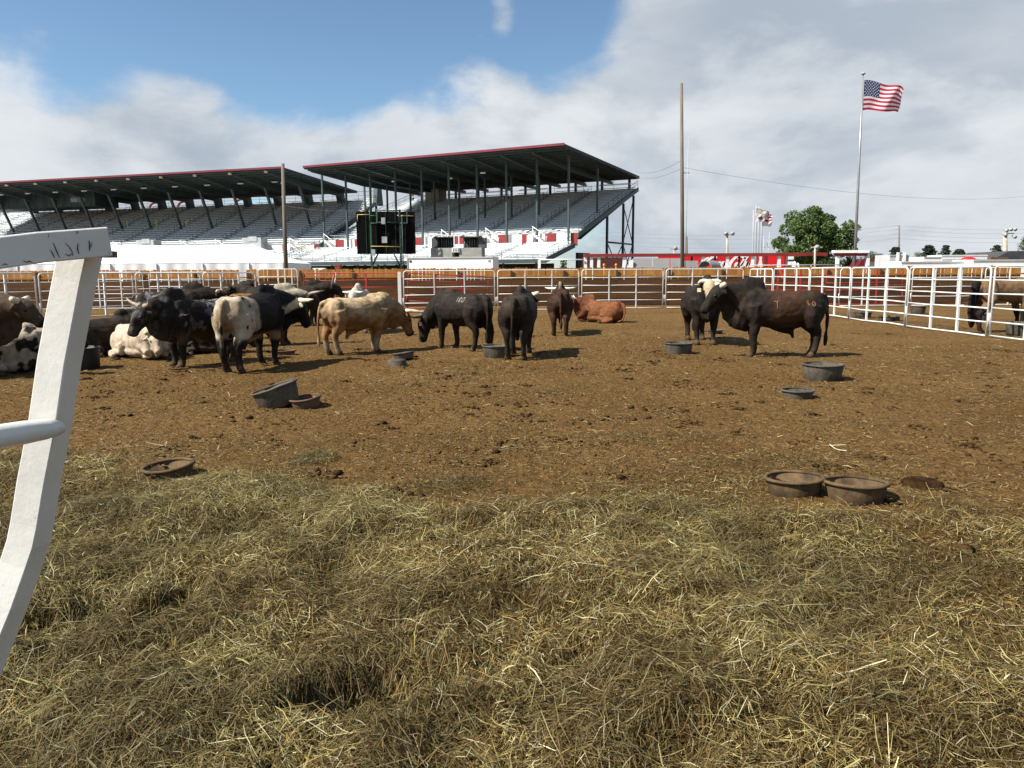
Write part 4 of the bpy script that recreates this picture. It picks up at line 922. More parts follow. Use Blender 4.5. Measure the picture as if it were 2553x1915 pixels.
# contour bottle and stripes right of the lettering
bx0 = sx_(1894, MYY) - X0; zt_ = zr - 0.02; m = MB()
prof = [(0.0, 0.0), (0.34, 0.0), (0.36, 0.5), (0.30, 0.85), (0.36, 1.25), (0.30, 1.65), (0.17, 2.1), (0.11, 2.45), (0.13, 2.75), (0.0, 2.75)]
poly = [(x, z + zt_ - 2.72) for x, z in prof] + [(-x, z + zt_ - 2.72) for x, z in prof[::-1][1:-1]]
m.prism(poly, Vector((bx0, -0.03, 0)), Vector((1, 0, 0)), Vector((0, 0, 1)), Vector((0, 1, 0)), 0.03); m.build('bottle_emblem', WP, mur)
for (px, w_, mt) in ((1874, 0.35, WP), (1881, 0.2, GREYST), (1906, 0.3, REDWALL)): MB().box((sx_(px, MYY) - X0, -0.01, zmw/2), (w_, 0.04, zmw - 0.1)).build('stripe', mt, mur)
for k in range(1): 
    m = MB(); ribbon(m, [(sx_(1671, MYY) - X0, zt_ - 0.55, .1), (sx_(1677, MYY) - X0, zt_ - 0.3, .1), (sx_(1684, MYY) - X0, zt_ - 0.5, .1), (sx_(1690, MYY) - X0, zt_ - 0.3, .1)], 0.1); m.build('small_script', WP, mur)
# booth and white bottles at the right of the mural
bo = empty('grey_booth', (sx_(1962, MYY), MYY + 0.2, 0), 0, 'narrow dark grey booth with white panels at the right end of red wall', 'booth')
MB().box((0.15, 0, zr/2 + 0.05), (0.75, 1.4, zr + 0.1)).build('body', M('dark_grey_booth', (0.06, 0.06, 0.065), 0.6), bo); MB().box((0.1, -0.72, zr - 0.15), (0.55, 0.05, 0.3)).build('panel', WP, bo); MB().box((0.1, -0.72, zr - 0.65), (0.55, 0.05, 0.3)).build('panel', WP, bo)
for k, (px, hh, lb) in enumerate(((1979, 2.6, 'taller white standing figure-shaped tank beside the grey booth'), (1987, 2.45, 'shorter white round-topped tank beside the grey booth'))):
    m = MB(); m.lathe([(0.0, 0), (0.26, 0), (0.26, hh - 0.5), (0.2, hh - 0.3), (0.12, hh - 0.1), (0.0, hh)], 12); o = m.build('round_tank', M('pale_tank', (0.62, 0.65, 0.70), 0.5), None, gp(px, 76)); tag(o, lb, 'tank', 'pale tanks beside the red wall')
# grey stage decks, culvert pipe
DKY = 60.0; GREYD = M('grey_sheet', (0.25, 0.245, 0.25), 0.7, 0.08, 1.0)
st_ = empty('leaning_decks', (gp(1640, DKY).x, DKY, 0), 0, 'grey sheet decks leaning in a row below the red roof', 'decks')
zz = at(1640, 644, DKY).z
for (xa, xb, lean) in ((1578, 1628, 0.55), (1629, 1672, 0.5), (1673, 1700, 0.5), (1700, 1742, 0.3)):
    xA, xB = gp(xa, DKY).x - st_.location.x, gp(xb, DKY).x - st_.location.x; zt2 = zz - (0.0 if xa < 1690 else 0.2)
    m = MB(); m.prism([(0, 0.2), (lean, zt2), (lean + 0.08, zt2), (0.1, 0.2)], Vector((xA + 0.02, 0, 0)), Vector((0, 1, 0)), Vector((0, 0, 1)), Vector((1, 0, 0)), xB - xA - 0.04); m.build('sheet', GREYD, st_)
m = MB(); xA = gp(1552, DKY).x - st_.location.x; xB = gp(1580, DKY).x - st_.location.x
m.prism([(xA, 0.2), (xB - 0.02, 0.2), (xB - 0.02, zz - 0.1), (xB - 0.25, zz - 0.15), (xA + 0.2, 1.2)], Vector((0, 0.3, 0)), Vector((1, 0, 0)), Vector((0, 0, 1)), Vector((0, 1, 0)), 0.1); m.build('end_ramp', WHITEWALL, st_)
cp = empty('culvert_pipe', gp(1760, 47), R(38), 'short wide corrugated metal pipe lying below the red lettered wall', 'pipe'); zc = at(1765, 672, 47).z
m = MB(); prof = []
N_ = 13; V = []; F = []
for i in range(N_*2 + 1):
    x = -0.15 + i*0.035; rr_ = 0.52 + 0.014*math.cos(i*PI)
    for j in range(28): V.append((x, rr_*math.cos(2*PI*j/28), zc + rr_*math.sin(2*PI*j/28)))
for i in range(N_*2):
    for j in range(28): F.append((i*28 + j, i*28 + (j + 1) % 28, (i + 1)*28 + (j + 1) % 28, (i + 1)*28 + j))
m.add(V, F, True); o = m.build('shell', M('zinc_sheet', (0.20, 0.225, 0.24), 0.5, 0.15, 3, metal=0.2), cp); sm_ = o.modifiers.new('wall', 'SOLIDIFY'); sm_.thickness = 0.03
for sx in (-0.1, 1.2): MB().box((sx, 0, (zc - 0.5)/2), (0.1, 0.9, zc - 0.5)).build('cradle', DPOST, cp)
for k, px in enumerate((1506, 1536)):
    m = MB(); m.ell((0, 0, 0.12), (0.11, 0.11, 0.14)); m.tube([(0, 0, -1.8), (0, 0, 0.05)], 0.05, 6); o = m.build('orange_lamp', M('orange_plastic', (0.75, 0.25, 0.02), 0.4), None, at(px, 665, 64)); tag(o, ('left' if k == 0 else 'right') + ' one of two small orange beacons on stakes under the red shelter', 'beacon', 'orange beacons')
# white goal frame right of the shelter
gf = empty('white_canopy_frame', gp(2085, 58), 0, 'white beam on posts with dark red underside, beside the flagpole', 'canopy'); zb_ = at(2085, 633, 58).z
wg = gp(2160, 58).x - gp(2085, 58).x
MB().box((wg*0.42, 0, zb_ + 0.16), (wg*1.16, 0.5, 0.2)).build('beam', WHITEWALL, gf); MB().box((wg*0.45, 0.05, zb_ - 0.06), (wg*1.0, 0.45, 0.2)).build('underside', REDWALL, gf)
for sx in (0.0, wg): MB().box((sx, 0, zb_/2), (0.22, 0.22, zb_)).build('post', WHITEWALL, gf)
# rail fence beyond the wooden wall, trailers on the right
def trailer(px0, px1, pyt, pyb, Y, label, dp=2.4, name='stock_trailer', windows=0, mat=None, tilt=0):
    a, b = gp(px0, Y), gp(px1, Y); zt = at((px0 + px1)/2, pyt, Y).z; L_ = b.x - a.x
    o = empty(name, ((a.x + b.x)/2, Y, 0), 0, label, 'trailer', 'trailers and trucks parked behind the wooden wall')
    MB().box((0, 0, (zt + 0.7)/2), (L_, dp, zt - 0.7)).build('body', mat or WHITEWALL, o); MB().box((0, -dp/2 - 0.01, zt - 0.06), (L_ + 0.04, 0.05, 0.1)).build('roof_trim', GREYST if not windows else WHITE, o)
    for sx in np.linspace(-L_*0.35, L_*0.35, max(2, int(L_/6))): m = MB(); m.tube([(sx, -dp/2 + 0.1, 0.42), (sx, -dp/2 + 0.35, 0.42)], 0.42, 14); m.build('wheel', MATS['tyre_rubber'], o)
    for q in range(windows): MB().box((-L_/2 + (q + 0.5)*L_/windows, -dp/2 - 0.012, zt - 0.55), (L_/windows*0.92, 0.03, 0.5)).build('window', M('pale_window', (0.45, 0.50, 0.52), 0.3), o)
    return o
trailer(2222, 2395, 652, 668, 52, 'long white trailer roof left half, seen over the wooden wall', name='stock_trailer'); trailer(2396, 2580, 648, 668, 51, 'white trailer roof nearest the right edge, seen over the wooden wall')
trailer(2281, 2324, 641, 650, 66, 'white truck cab behind the long white trailers', name='delivery_truck'); trailer(2325, 2436, 636.5, 648, 68, 'white coach with a row of pale windows behind the trailers', name='coach', windows=8)
o = trailer(2196, 2243, 636, 664, 60, 'silver stock trailer with white end posts right of the flagpole', name='stock_trailer', mat=M('silver_sheet', (0.45, 0.46, 0.47), 0.35, 0.1, 2))
MB().box((-0.15, -1.25, 1.7), (0.18, 0.1, 2.6)).build('corner_post', WHITEWALL, o); MB().box((0.35, -1.25, 1.7), (0.18, 0.1, 2.6)).build('corner_post', WHITEWALL, o)
tk = empty('red_truck', gp(2152, 70), 0, 'dark red truck cab roof behind the white canopy frame', 'truck', 'trailers and trucks parked behind the wooden wall'); zt = at(2150, 646, 70).z
m = MB(); m.prism([(-1.1, 0.6), (1.1, 0.6), (1.0, zt - 0.9), (0.8, zt), (-0.6, zt), (-1.0, zt - 0.8)], Vector((0, -0.9, 0)), Vector((1, 0, 0)), Vector((0, 0, 1)), Vector((0, 1, 0)), 1.8); m.build('cab', M('dark_red_cab', (0.10, 0.012, 0.014), 0.4), tk); MB().box((0.1, -0.93, zt - 0.5), (1.0, 0.04, 0.5)).build('window', GLASSD, tk)
for sx in (-0.7, 0.7): m = MB(); m.tube([(sx, -0.9, 0.4), (sx, -0.65, 0.4)], 0.4, 14); m.build('wheel', MATS['tyre_rubber'], tk)
rk = empty('red_tarp', gp(2410, 60), 0, 'small red tarp hump on the trailers near the right edge', 'tarp'); m = MB(); zt = at(2410, 640, 60).z; m.ell((0, 0, zt - 0.35), (0.65, 0.5, 0.35)); m.box((0, 0, (zt - 0.3)/2), (0.9, 0.7, zt - 0.3)); m.build('hump', MATS['bright_red_paint'], rk)
rs_ = empty('rail_fence', gp(2000, 44), 0, 'thin grey pipe railing beyond the wooden wall under the big tree', 'railing'); zz = at(2000, 661, 44).z
MB().tube([(-3.0, 0, zz), (2.2, 0, zz)], 0.03, 5).build('top_rail', GREYST, rs_)
for q in range(4): MB().tube([(-3 + q*1.73, 0, 0), (-3 + q*1.73, 0, zz)], 0.03, 5).build('post', GREYST, rs_)
hb = empty('dark_roof_house', gp(2560, 75), 0, 'dark roofed wooden house at the right edge behind the trailers', 'house'); z1, z2 = at(2560, 644, 75).z, at(2560, 626, 75).z
MB().box((1.6, 3, z1/2), (9.4, 6, z1)).build('wall', M('brown_boards', (0.13, 0.065, 0.03), 0.8, 0.2), hb)
m = MB(); m.prism([(-3.9, z1 - 0.15), (7.0, z1 - 0.15), (6.0, z2), (-2.2, z2)], Vector((0, -0.4, 0)), Vector((1, 0, 0)), Vector((0, 0, 1)), Vector((0, 1, 0)), 6.8); m.build('roof', M('dark_shingle', (0.045, 0.045, 0.05), 0.8, 0.2, 2.0), hb)
MB().box((-3.2, -0.3, z1 + 0.0), (1.7, 0.5, 0.2)).build('porch_beam', M('brown_boards', (0.13, 0.065, 0.03)), hb)
gb = MB(); 

# ------------------------------------------------------------------ trees
LEAF = Mattr('leaf', 0.6, 0.8, 0.25, spec=0.3, trans=0.35); BARK = M('bark', (0.06, 0.045, 0.032), 0.9, 0.3, 3.0, 0.3, stretch=(3, 3, 0.6))
def leaves(centers, radii, per, size, cols, seed, squash=0.8, flat=0.0):
    g = np.random.default_rng(seed); V = []; C = []; nq = 0
    for c, r_ in zip(centers, radii):
        n = int(per*r_*r_); u = g.normal(0, 1, (n, 3)); u /= np.linalg.norm(u, axis=1)[:, None]; rad = r_*g.uniform(0.45, 1.05, n)**0.6
        p = np.array(c) + u*rad[:, None]*np.array([1, 1, squash])
        a = g.normal(0, 1, (n, 3)); a += u*0.8; a /= np.linalg.norm(a, axis=1)[:, None]; h = g.normal(0, 1, (n, 3)); t1 = np.cross(a, h); t1 /= np.linalg.norm(t1, axis=1)[:, None]; t2 = np.cross(a, t1)
        s = size*g.uniform(0.6, 1.4, n)[:, None]
        q = np.stack([p - t1*s*0.5, p + t2*s*0.32, p + t1*s*0.5, p - t2*s*0.32], 1); V.append(q.reshape(-1, 3))
        col = np.array(cols)[g.integers(0, len(cols), n)]*g.uniform(0.75, 1.25, n)[:, None]; C.append(np.repeat(col, 4, 0))
    V = np.concatenate(V); C = np.concatenate(C); F = np.arange(len(V)).reshape(-1, 4); return V, F, C
def tree(px, Y, pyt, label, wid, kind='broad', seed=0, cols=None, group='trees behind the arena', base_px=None, shape=None):
    b = gp(base_px or px, Y); zt = at(px, pyt, Y).z; o = empty('broadleaf_tree' if kind == 'broad' else 'conifer_tree', b, 0, label, 'tree', group); g = random.Random(seed)
    cx = gp(px, Y).x - b.x; cs = []; rs = []
    m = MB()
    if kind == 'broad':
        m.tube([(0, 0, -0.2), (0.05, 0, zt*0.15), (cx*0.4 - 0.1, 0.1, zt*0.35), (cx*0.7 + 0.1, 0, zt*0.62)], [0.42, 0.33, 0.26, 0.12], 9)
        nlobe = 80 if not shape else 0
        for (qx, qy, qr) in (shape or ()):
            for q in range(3):
                w_ = at(2028 + (qx - 2028)*0.92 + g.uniform(-6, 6), qy + g.uniform(-5, 5), Y) - b; w_.y += g.uniform(-0.42, 0.42)*wid*math.sin(PI*min(1, max(.15, 1 - abs(qx - 2032)/110))); cs.append(tuple(w_)); rs.append(qr*Y/FPX*g.uniform(.75, 1.05))
                if q == 0: m.tube([(0.1, 0, zt*g.uniform(.3, .45)), (w_.x*0.55, w_.y*0.5, w_.z*0.75), w_], [0.15, 0.09, 0.03], 5)
        for k in range(nlobe):
            t = g.uniform(0.0, 1); zz = zt*(0.24 + 0.70*t); prof_ = math.sin(PI*min(1, 0.22 + 0.74*t))**0.7; a = g.uniform(0, 2*PI); rr_ = wid/2*prof_*g.uniform(0.35, 1.0)
            q = Vector((cx*(0.3 + 0.7*t) + rr_*math.cos(a), rr_*math.sin(a)*0.8, zz)); rad = wid*g.uniform(0.085, 0.15); cs.append(tuple(q)); rs.append(rad)
            if k % 2 == 0: m.tube([(cx*0.4, 0, zt*(0.25 + 0.25*t)), (q.x*0.55, q.y*0.5, (zt*(0.3 + 0.25*t) + q.z)/2), q], [0.14, 0.09, 0.03], 5)
        V, F, C = leaves(cs, rs, 190, wid*0.034, cols or [(0.045, 0.085, 0.022), (0.065, 0.115, 0.03), (0.03, 0.06, 0.018), (0.085, 0.13, 0.04)], seed)
    else:
        m.tube([(0, 0, -0.2), (0, 0, zt*0.95)], [0.16, 0.03], 7); nt_ = 13
        for k in range(nt_):
            t = k/nt_; zz = zt*(0.18 + 0.80*t); rr_ = wid/2*(1 - t)**0.8*g.uniform(0.75, 1.1) + 0.12
            nb = max(3, int(8*(1 - t)))
            for q in range(nb):
                a = 2*PI*q/nb + g.uniform(-.4, .4) + k; l_ = rr_*g.uniform(0.6, 1.1)
                for s_ in (0.45, 0.9): cs.append((l_*s_*math.cos(a), l_*s_*math.sin(a), zz - l_*s_*0.12)); rs.append(max(0.16, wid*0.085*(1.2 - 0.6*s_)))
        V, F, C = leaves(cs, rs, 260, max(0.16, wid*0.05), cols or [(0.022, 0.042, 0.026), (0.03, 0.055, 0.03), (0.045, 0.07, 0.038)], seed, 0.5)
    m.build('trunk', BARK, o); me = npmesh('crown', V, F, LEAF); setcol(me, C); link('crown', me, o)
tree(2032, 108, 512, 'large round green tree standing alone behind the red shelter', 10.6, 'broad', 4, base_px=2032, shape=[(2032, 530, 22), (2000, 543, 24), (2066, 545, 22), (1978, 572, 26), (2020, 572, 28), (2058, 578, 26), (2098, 568, 20), (1966, 606, 22), (2002, 606, 27), (2046, 612, 24), (2086, 600, 24), (2112, 602, 13), (2106, 585, 14), (1952, 634, 17), (1984, 640, 22), (2018, 642, 20), (2076, 628, 15), (2100, 626, 11), (1992, 560, 20), (2040, 552, 24), (1968, 626, 22), (1950, 622, 16), (2062, 596, 24), (2108, 616, 15), (2086, 582, 22), (2000, 628, 24), (2036, 634, 20)], cols=[(0.075, 0.125, 0.035), (0.10, 0.16, 0.045), (0.05, 0.09, 0.026), (0.13, 0.18, 0.06)])
FT = [(2115, 112, 622, 2.6, 'broad', 'dark bushy tree just left of the flagpole foot'), (2165, 118, 624, 3.4, 'broad', 'dark bushy tree just right of the flagpole foot'), (2190, 125, 632, 2.6, 'broad', 'low dark tree left of the silver stock trailer'), (2228, 120, 612, 3.0, 'conifer', 'dark ragged conifer beside the far power pole'), (2310, 130, 608, 3.4, 'conifer', 'dark full conifer with a flat top between power pole and coach'),
      (2352, 130, 607, 2.6, 'conifer', 'pointed conifer left of a low spreading one above the coach'), (2386, 128, 619, 3.6, 'conifer', 'low spreading conifer above the coach windows'), (2480, 100, 606, 2.9, 'conifer', 'bluish pointed conifer left of the floodlight cluster'), (2572, 95, 578, 4.6, 'broad', 'light green tree at the right edge'), (2282, 135, 628, 2.4, 'broad', 'small pale tree behind the silver stock trailer'), (2060, 122, 640, 5.0, 'broad', 'dark undergrowth tree below the big round tree'), (1990, 125, 643, 4.0, 'broad', 'dark low tree behind the pale tanks'), (1860, 140, 643, 1.6, 'broad', 'tiny green treetop above the red roof left of the flags')]
for k, (px, Y, pt, w_, kd, lb) in enumerate(FT): tree(px, Y, pt, lb, w_*Y/110*(1.75 if kd == 'conifer' else 1.25), kd, 20 + k, cols=([(0.06, 0.10, 0.03), (0.09, 0.13, 0.045)] if 'light green' in lb else None))
tree(1405, 60, 643, 'small dark green fir behind the wooden wall below the grandstand end', 1.5, 'conifer', 60, cols=[(0.02, 0.06, 0.015), (0.03, 0.08, 0.02)])
# ------------------------------------------------------------------ cattle
HAIR = Mattr('cattle_hair', 0.70, 9, 0.30, 0.6, 34, spec=0.12)
HORN = M('horn_keratin', (0.50, 0.42, 0.29), 0.45, 0.2, 9.0, col2=(0.68, 0.60, 0.46))
HORND = M('dark_horn', (0.16, 0.125, 0.09), 0.45, 0.3, 9.0, col2=(0.30, 0.24, 0.17))
HORNW = M('white_horn', (0.66, 0.60, 0.48), 0.45, 0.15, 9.0)
HOOF = M('dusty_hoof', (0.060, 0.040, 0.024), 0.9, 0.3, 12.0, spec=0.1)
EYEM = M('dark_eye', (0.008, 0.006, 0.005), 0.35, 0.1, spec=0.3)
TAGY = M('yellow_ear_tag', (0.75, 0.62, 0.06), 0.5); TAGO = M('cream_ear_tag', (0.70, 0.60, 0.38), 0.5)
HT = {'wide': [(.08, .02, 0), (.20, .05, 0), (.31, .10, .03), (.38, .20, .06)], 'flat': [(.08, .02, 0), (.20, .02, .01), (.32, .035, .03), (.42, .06, .05)],
      'fwd': [(.08, .02, 0), (.17, .05, .06), (.24, .08, .17), (.27, .12, .30)], 'up': [(.08, .02, 0), (.16, .08, .02), (.22, .19, .05), (.23, .32, .08)],
      'stub': [(.07, .02, 0), (.13, .045, .0), (.175, .06, .01)], 'down': [(.08, .02, 0), (.18, .05, 0), (.30, .035, .04), (.38, -.02, .09)]}
def animal(px, py, psi, label, coat, pose='stand', poll=(1.02, 1.22), muz=(1.36, 0.92), yaw=0, hyaw=0, horn='wide', hmat=None, hscale=1.0, sc=1.0, anchor=0.0, legs=(0, 0, 0, 0),
           hump=1.0, tail=0.0, etag=None, cat='bull', name='bull', group='bulls in the pen', pos=None, horse=False, dewlap=1.0, seed=0, fat=1.0, sheath=1.0, tailswing=0.0):
    psi = R(psi); lie = pose == 'lie'; dz = -0.47 if lie else 0.0
    g0 = pos if pos is not None else gnd(px, py)
    loc = Vector((g0.x - anchor*sc*math.cos(psi), g0.y - anchor*sc*math.sin(psi), 0)); loc.z = float(hz([loc.x], [loc.y])[0]) - 0.012
    root = empty(name, loc, psi, label, cat, group); m = MB(); V3 = Vector
    def P3(p): return V3((p[0], p[1], p[2] + dz))
    # trunk
    st = [(-.83, .98, .09, .09), (-.78, .95, .21, .19), (-.66, .92, .285, .265), (-.48, .895, .315, .30), (-.22, .865, .335, .335), (.06, .85, .355, .355), (.30, .87, .365, .335), (.50, .915, .36, .285), (.66, .95, .30, .23), (.76, .97, .20, .15)]
    if horse: st = [(-.78, 1.10, .09, .09), (-.73, 1.08, .22, .19), (-.60, 1.06, .29, .26), (-.40, 1.06, .27, .26), (-.1, 1.04, .27, .26), (.2, 1.03, .30, .27), (.42, 1.05, .31, .24), (.58, 1.07, .27, .2), (.68, 1.09, .16, .13)]
    SQ16 = [((abs(math.cos(a))**0.86)*(1 if math.cos(a) >= 0 else -1), (abs(math.sin(a))**0.92)*(1 if math.sin(a) >= 0 else -1)) for a in [2*PI*i/20 for i in range(20)]]
    m.tube([P3((s[0], 0, s[1] + (.018 if not horse else 0))) for s in st], [s[3]*fat*.93 for s in st], side=(0, 1, 0), rh=[s[2]*(.94 if not horse else 1) for s in st], section=SQ16)
    if not horse:
        if hump > 0: m.ell(P3((.52, 0, 1.20)), (.27, .115, .235*hump), Matrix.Rotation(R(-8), 3, 'Y')); m.ell(P3((.41, 0, 1.24)), (.18, .10, .19*hump)); m.ell(P3((.62, 0, 1.10)), (.26, .17, .22))
        m.ell(P3((.64, 0, .70)), (.20, .15, .22)); m.ell(P3((-.1, 0, .585)), (.40, .16*fat, .09))
        if sheath: m.tube([P3((.12, 0, .55)), P3((-.12, 0, .50)), P3((-.27, 0, .44)), P3((-.30, 0, .33))], [.04, .075, .055, .035], 8)
        for sy in (-.05, .05): m.ell(P3((-.56, sy, .60)), (.075, .065, .13))
    for sy in (-1, 1):
        hz0 = .14 if horse else 0
        m.ell(P3((-.57, sy*.145*fat, .87 + hz0)), (.235, .14, .34)); m.ell(P3((.44, sy*.175, .90 + hz0)), (.19, .10, .33), Matrix.Rotation(R(12), 3, 'Y')); m.ell(P3((-.62, sy*.17, 1.10 + hz0)), (.12, .06, .07))
    # neck and head, turned on the neck root
    N0 = V3((.55, 0, 1.02 + (0.12 if horse else 0))); cy, sy_ = math.cos(R(yaw)), math.sin(R(yaw))
    def turn(p): d = V3((p[0] - N0.x, 0, p[1])); return V3((N0.x + d.x*cy, d.x*sy_, p[1] + dz))
    pl, mz = turn(poll), turn(muz); lat = V3((-sy_, cy, 0))
    if hyaw:
        q = Matrix.Rotation(R(hyaw), 3, 'Z'); mz = pl + q @ (mz - pl); lat = q @ lat
    f = (mz - pl); HL = f.length; f.normalize(); up = f.cross(lat); 
    if up.dot(V3((0, 0, 1))) + up.dot(V3((f.x, f.y, 0)))*0.3 < 0: up = -up
    n0 = P3(N0); mid = n0.lerp(pl, 0.55) + V3((0, 0, 0.035)); nk = (pl - n0).normalized()
    nw, nh = (.18, .265) if not horse else (.13, .25)
    m.tube([n0 - V3((.12, 0, .02)), n0.lerp(mid, .5), mid, pl - nk*0.0 - up*0.03, pl + nk*.04], [nw*1.1, nw, nw*.82, .125, .07], side=tuple(lat*0.5 + V3((0, .5, 0))), rh=[nh*1.05, nh, nh*.80, .165, .09], n=14)
    hs = [(-.12, .07, .07), (-.05, .120, .130), (.10, .142, .160), (.30, .134, .165), (.50, .108, .140), (.70, .088, .110), (.88, .092, .098), (.99, .088, .082), (1.05, .055, .050)]
    if horse: hs = [(a, b*.82, c*.88) for a, b, c in hs]
    m.tube([pl + f*(HL*h[0]) for h in hs], [h[1] for h in hs], side=tuple(lat), rh=[h[2] for h in hs], n=14)
    m.ell(pl + f*(HL*.38) - up*.07, (.10, .07, .09)); m.ell(pl - f*.02 + up*.06, (.07, .09, .07))
    if not horse and dewlap:
        thr = pl + f*(HL*.25) - up*.12; br = P3((.70, 0, .66)); mdd = thr.lerp(br, .5) - V3((-.02*cy, -.02*sy_, .05))
        m.tube([thr + V3((0, 0, .06)), thr.lerp(mdd, .6), mdd, br + V3((.04, 0, -.02)), P3((.52, 0, .50))], [.045, .035, .034, .045, .05], side=tuple(lat*0.6 + V3((0, .4, 0))), rh=[.08, .13*dewlap, .16*dewlap, .15*dewlap, .06], n=10)
    for s in (-1, 1):
        e0 = pl + lat*(s*.105) - f*.005 + up*.005; back = (-f*.3 - up*.30)
        if horse: m.tube([pl + lat*(s*.05), pl + lat*(s*.06) - f*.12 + up*.06], [.03, .018], 6)
        else:
            e1 = e0 + lat*(s*.15) + V3((0, 0, -.06)); m.tube([e0 - lat*(s*.03), e0.lerp(e1, .35), e0.lerp(e1, .7) + V3((0, 0, -.01)), e1], [.025, .058, .052, .015], side=(0, 0, 1), rh=[.025, .028, .026, .014], n=8)
    # legs
    feet = []
    if not lie:
        for k, sgn in ((0, 1), (1, -1)):
            dx = legs[k]; y = sgn*.175; L = [((.47, y*1.05, .96), .17), ((.45, y*1.08, .76), .145), ((.43 + dx*.25, y, .60), .112), ((.455 + dx*.6, y*.98, .40), .076), ((.45 + dx*.75, y*.97, .33), .064), ((.44 + dx*.9, y*.95, .16), .053), ((.455 + dx, y*.95, .10), .058), ((.47 + dx, y*.95, .04), .054)]
            if horse: L = [((p[0][0], p[0][1], p[0][2]*1.12), p[1]*.85) for p in L[:-1]] + [((.47 + dx, y, .05), .05)]
            m.tube([p[0] for p in L], [p[1] for p in L], 10, side=(0, 1, 0)); feet.append(V3((.48 + dx, y*.95, 0)))
        for k, sgn in ((2, 1), (3, -1)):
            dx = legs[k]; y = sgn*.165; L = [((-.56, y*.9, .92), .20), ((-.54 + dx*.1, y*1.12, .74), .180), ((-.58 + dx*.3, y*1.08, .60), .135), ((-.69 + dx*.6, y, .47), .090), ((-.705 + dx*.75, y*.98, .40), .074), ((-.675 + dx*.88, y*.95, .20), .055), ((-.65 + dx, y*.95, .11), .060), ((-.63 + dx, y*.95, .04), .05)]
            if horse: L = [((p[0][0], p[0][1], p[0][2]*1.12), p[1]*.88) for p in L[:-1]] + [((-.63 + dx, y, .05), .05)]
            m.tube([p[0] for p in L], [p[1] for p in L], 10, side=(0, 1, 0)); feet.append(V3((-.62 + dx, y*.95, 0)))
    else:
        for sgn in (1, -1):
            y = sgn*.20; L = [((.46, y, .46), .16), ((.56, y*1.1, .30), .12), ((.80, y, .17), .075), ((.80, y*.95, .12), .068), ((.62, y*.8, .075), .055), ((.50, y*.7, .06), .05)]
            m.tube([p[0] for p in L], [p[1] for p in L], 10); feet.append(V3((.44, y*.65, 0)))
            m.ell((-.42, sgn*.27, .33), (.33, .16, .27), Matrix.Rotation(R(15), 3, 'Y')); L = [((-.22, sgn*.34, .26), .13), ((-.10, sgn*.39, .14), .09), ((-.36, sgn*.43, .11), .075), ((-.62, sgn*.42, .10), .07), ((-.42, sgn*.47, .07), .052), ((-.22, sgn*.50, .06), .05)]
            m.tube([p[0] for p in L], [p[1] for p in L], 10); feet.append(V3((-.16, sgn*.51, 0)))
        m.ell((0, 0, .16), (.72, .33*fat, .17))
    # tail
    if not lie:
        th = 0.14 if horse else 0
        T = [(-.74, 0, 1.13 + th), (-.84, tail*.2, 1.10 + th), (-.885, tail*.5, .95), (-.90 - tailswing*.5, tail*.8, .72), (-.895 - tailswing, tail, .50), (-.885 - tailswing, tail, .40)]
        m.tube(T, [.05, .045, .036, .030, .027, .03] if not horse else [.06, .09, .10, .10, .10, .08], 8); m.ell((-.885 - tailswing, tail, .33), (.045, .045, .15) if not horse else (.09, .09, .22))
    else:
        m.tube([(-.76, 0, .66), (-.86, .03, .58), (-.90, .08, .35), (-.86, .16, .12), (-.74, .28, .05)], [.05, .042, .034, .032, .04], 8)
    me0 = m.mesh('tmp'); tmp = link('tmp', me0)
    rm = tmp.modifiers.new('r', 'REMESH'); rm.mode = 'VOXEL'; rm.voxel_size = 0.021; smd = tmp.modifiers.new('s', 'SMOOTH'); smd.factor = 0.5; smd.iterations = 4
    bpy.context.view_layer.update(); dg = bpy.context.evaluated_depsgraph_get(); me = bpy.data.meshes.new_from_object(tmp.evaluated_get(dg)); bpy.data.objects.remove(tmp); bpy.data.meshes.remove(me0)
    me.name = 'body'; n = len(me.vertices); co = np.zeros(n*3, dtype=np.float32); me.vertices.foreach_get('co', co); co = co.reshape(-1, 3); nr = np.zeros(n*3, dtype=np.float32); me.vertex_normals.foreach_get('vector', nr); nr = nr.reshape(-1, 3)
    # loose skin: shallow folds and muscle relief
    fold = sstep(.30, .5, co[:, 0])*sstep(1.25, 1.0, co[:, 2])*sstep(.45, .6, co[:, 2]); co2 = co - nr*(fold*0.010*np.abs(np.sin(co[:, 0]*26 + co[:, 2]*7 + 3*fbm(co*4, 2, 19))))[:, None]; co2 = co2 + nr*((fbm(co*6 + seed, 4, 3) - 0.5)*0.034)[:, None]; me.vertices.foreach_set('co', co2.astype(np.float32).ravel()); me.polygons.foreach_set('use_smooth', np.ones(len(me.polygons), dtype=bool)); me.update()
    ctx = dict(pl=np.array(pl), mz=np.array(mz), f=np.array(f), up=np.array(up), lat=np.array(lat), HL=HL, dz=dz, seed=seed); q = co - ctx['pl']
    ctx['ht'] = q @ ctx['f']/HL; ctx['hu'] = q @ ctx['up']; ctx['hl'] = q @ ctx['lat']; ctx['head'] = (ctx['ht'] > -0.25) & (np.linalg.norm(co - (ctx['pl'] + ctx['mz'])/2, axis=1) < 0.42)
    c = coat(co - np.array([0, 0, dz]) if lie else co, nr, ctx)
    dust = np.clip(0.42 - co[:, 2]*1.0, 0, 0.42)*fbm(co*9, 3, 77); c = c*(1 - dust[:, None]) + np.array([0.16, 0.095, 0.045])*dust[:, None]         # dried mud on the legs
    c = c*0.62; setcol(me, c); me.materials.clear(); me.materials.append(HAIR); body = link('body', me, root)
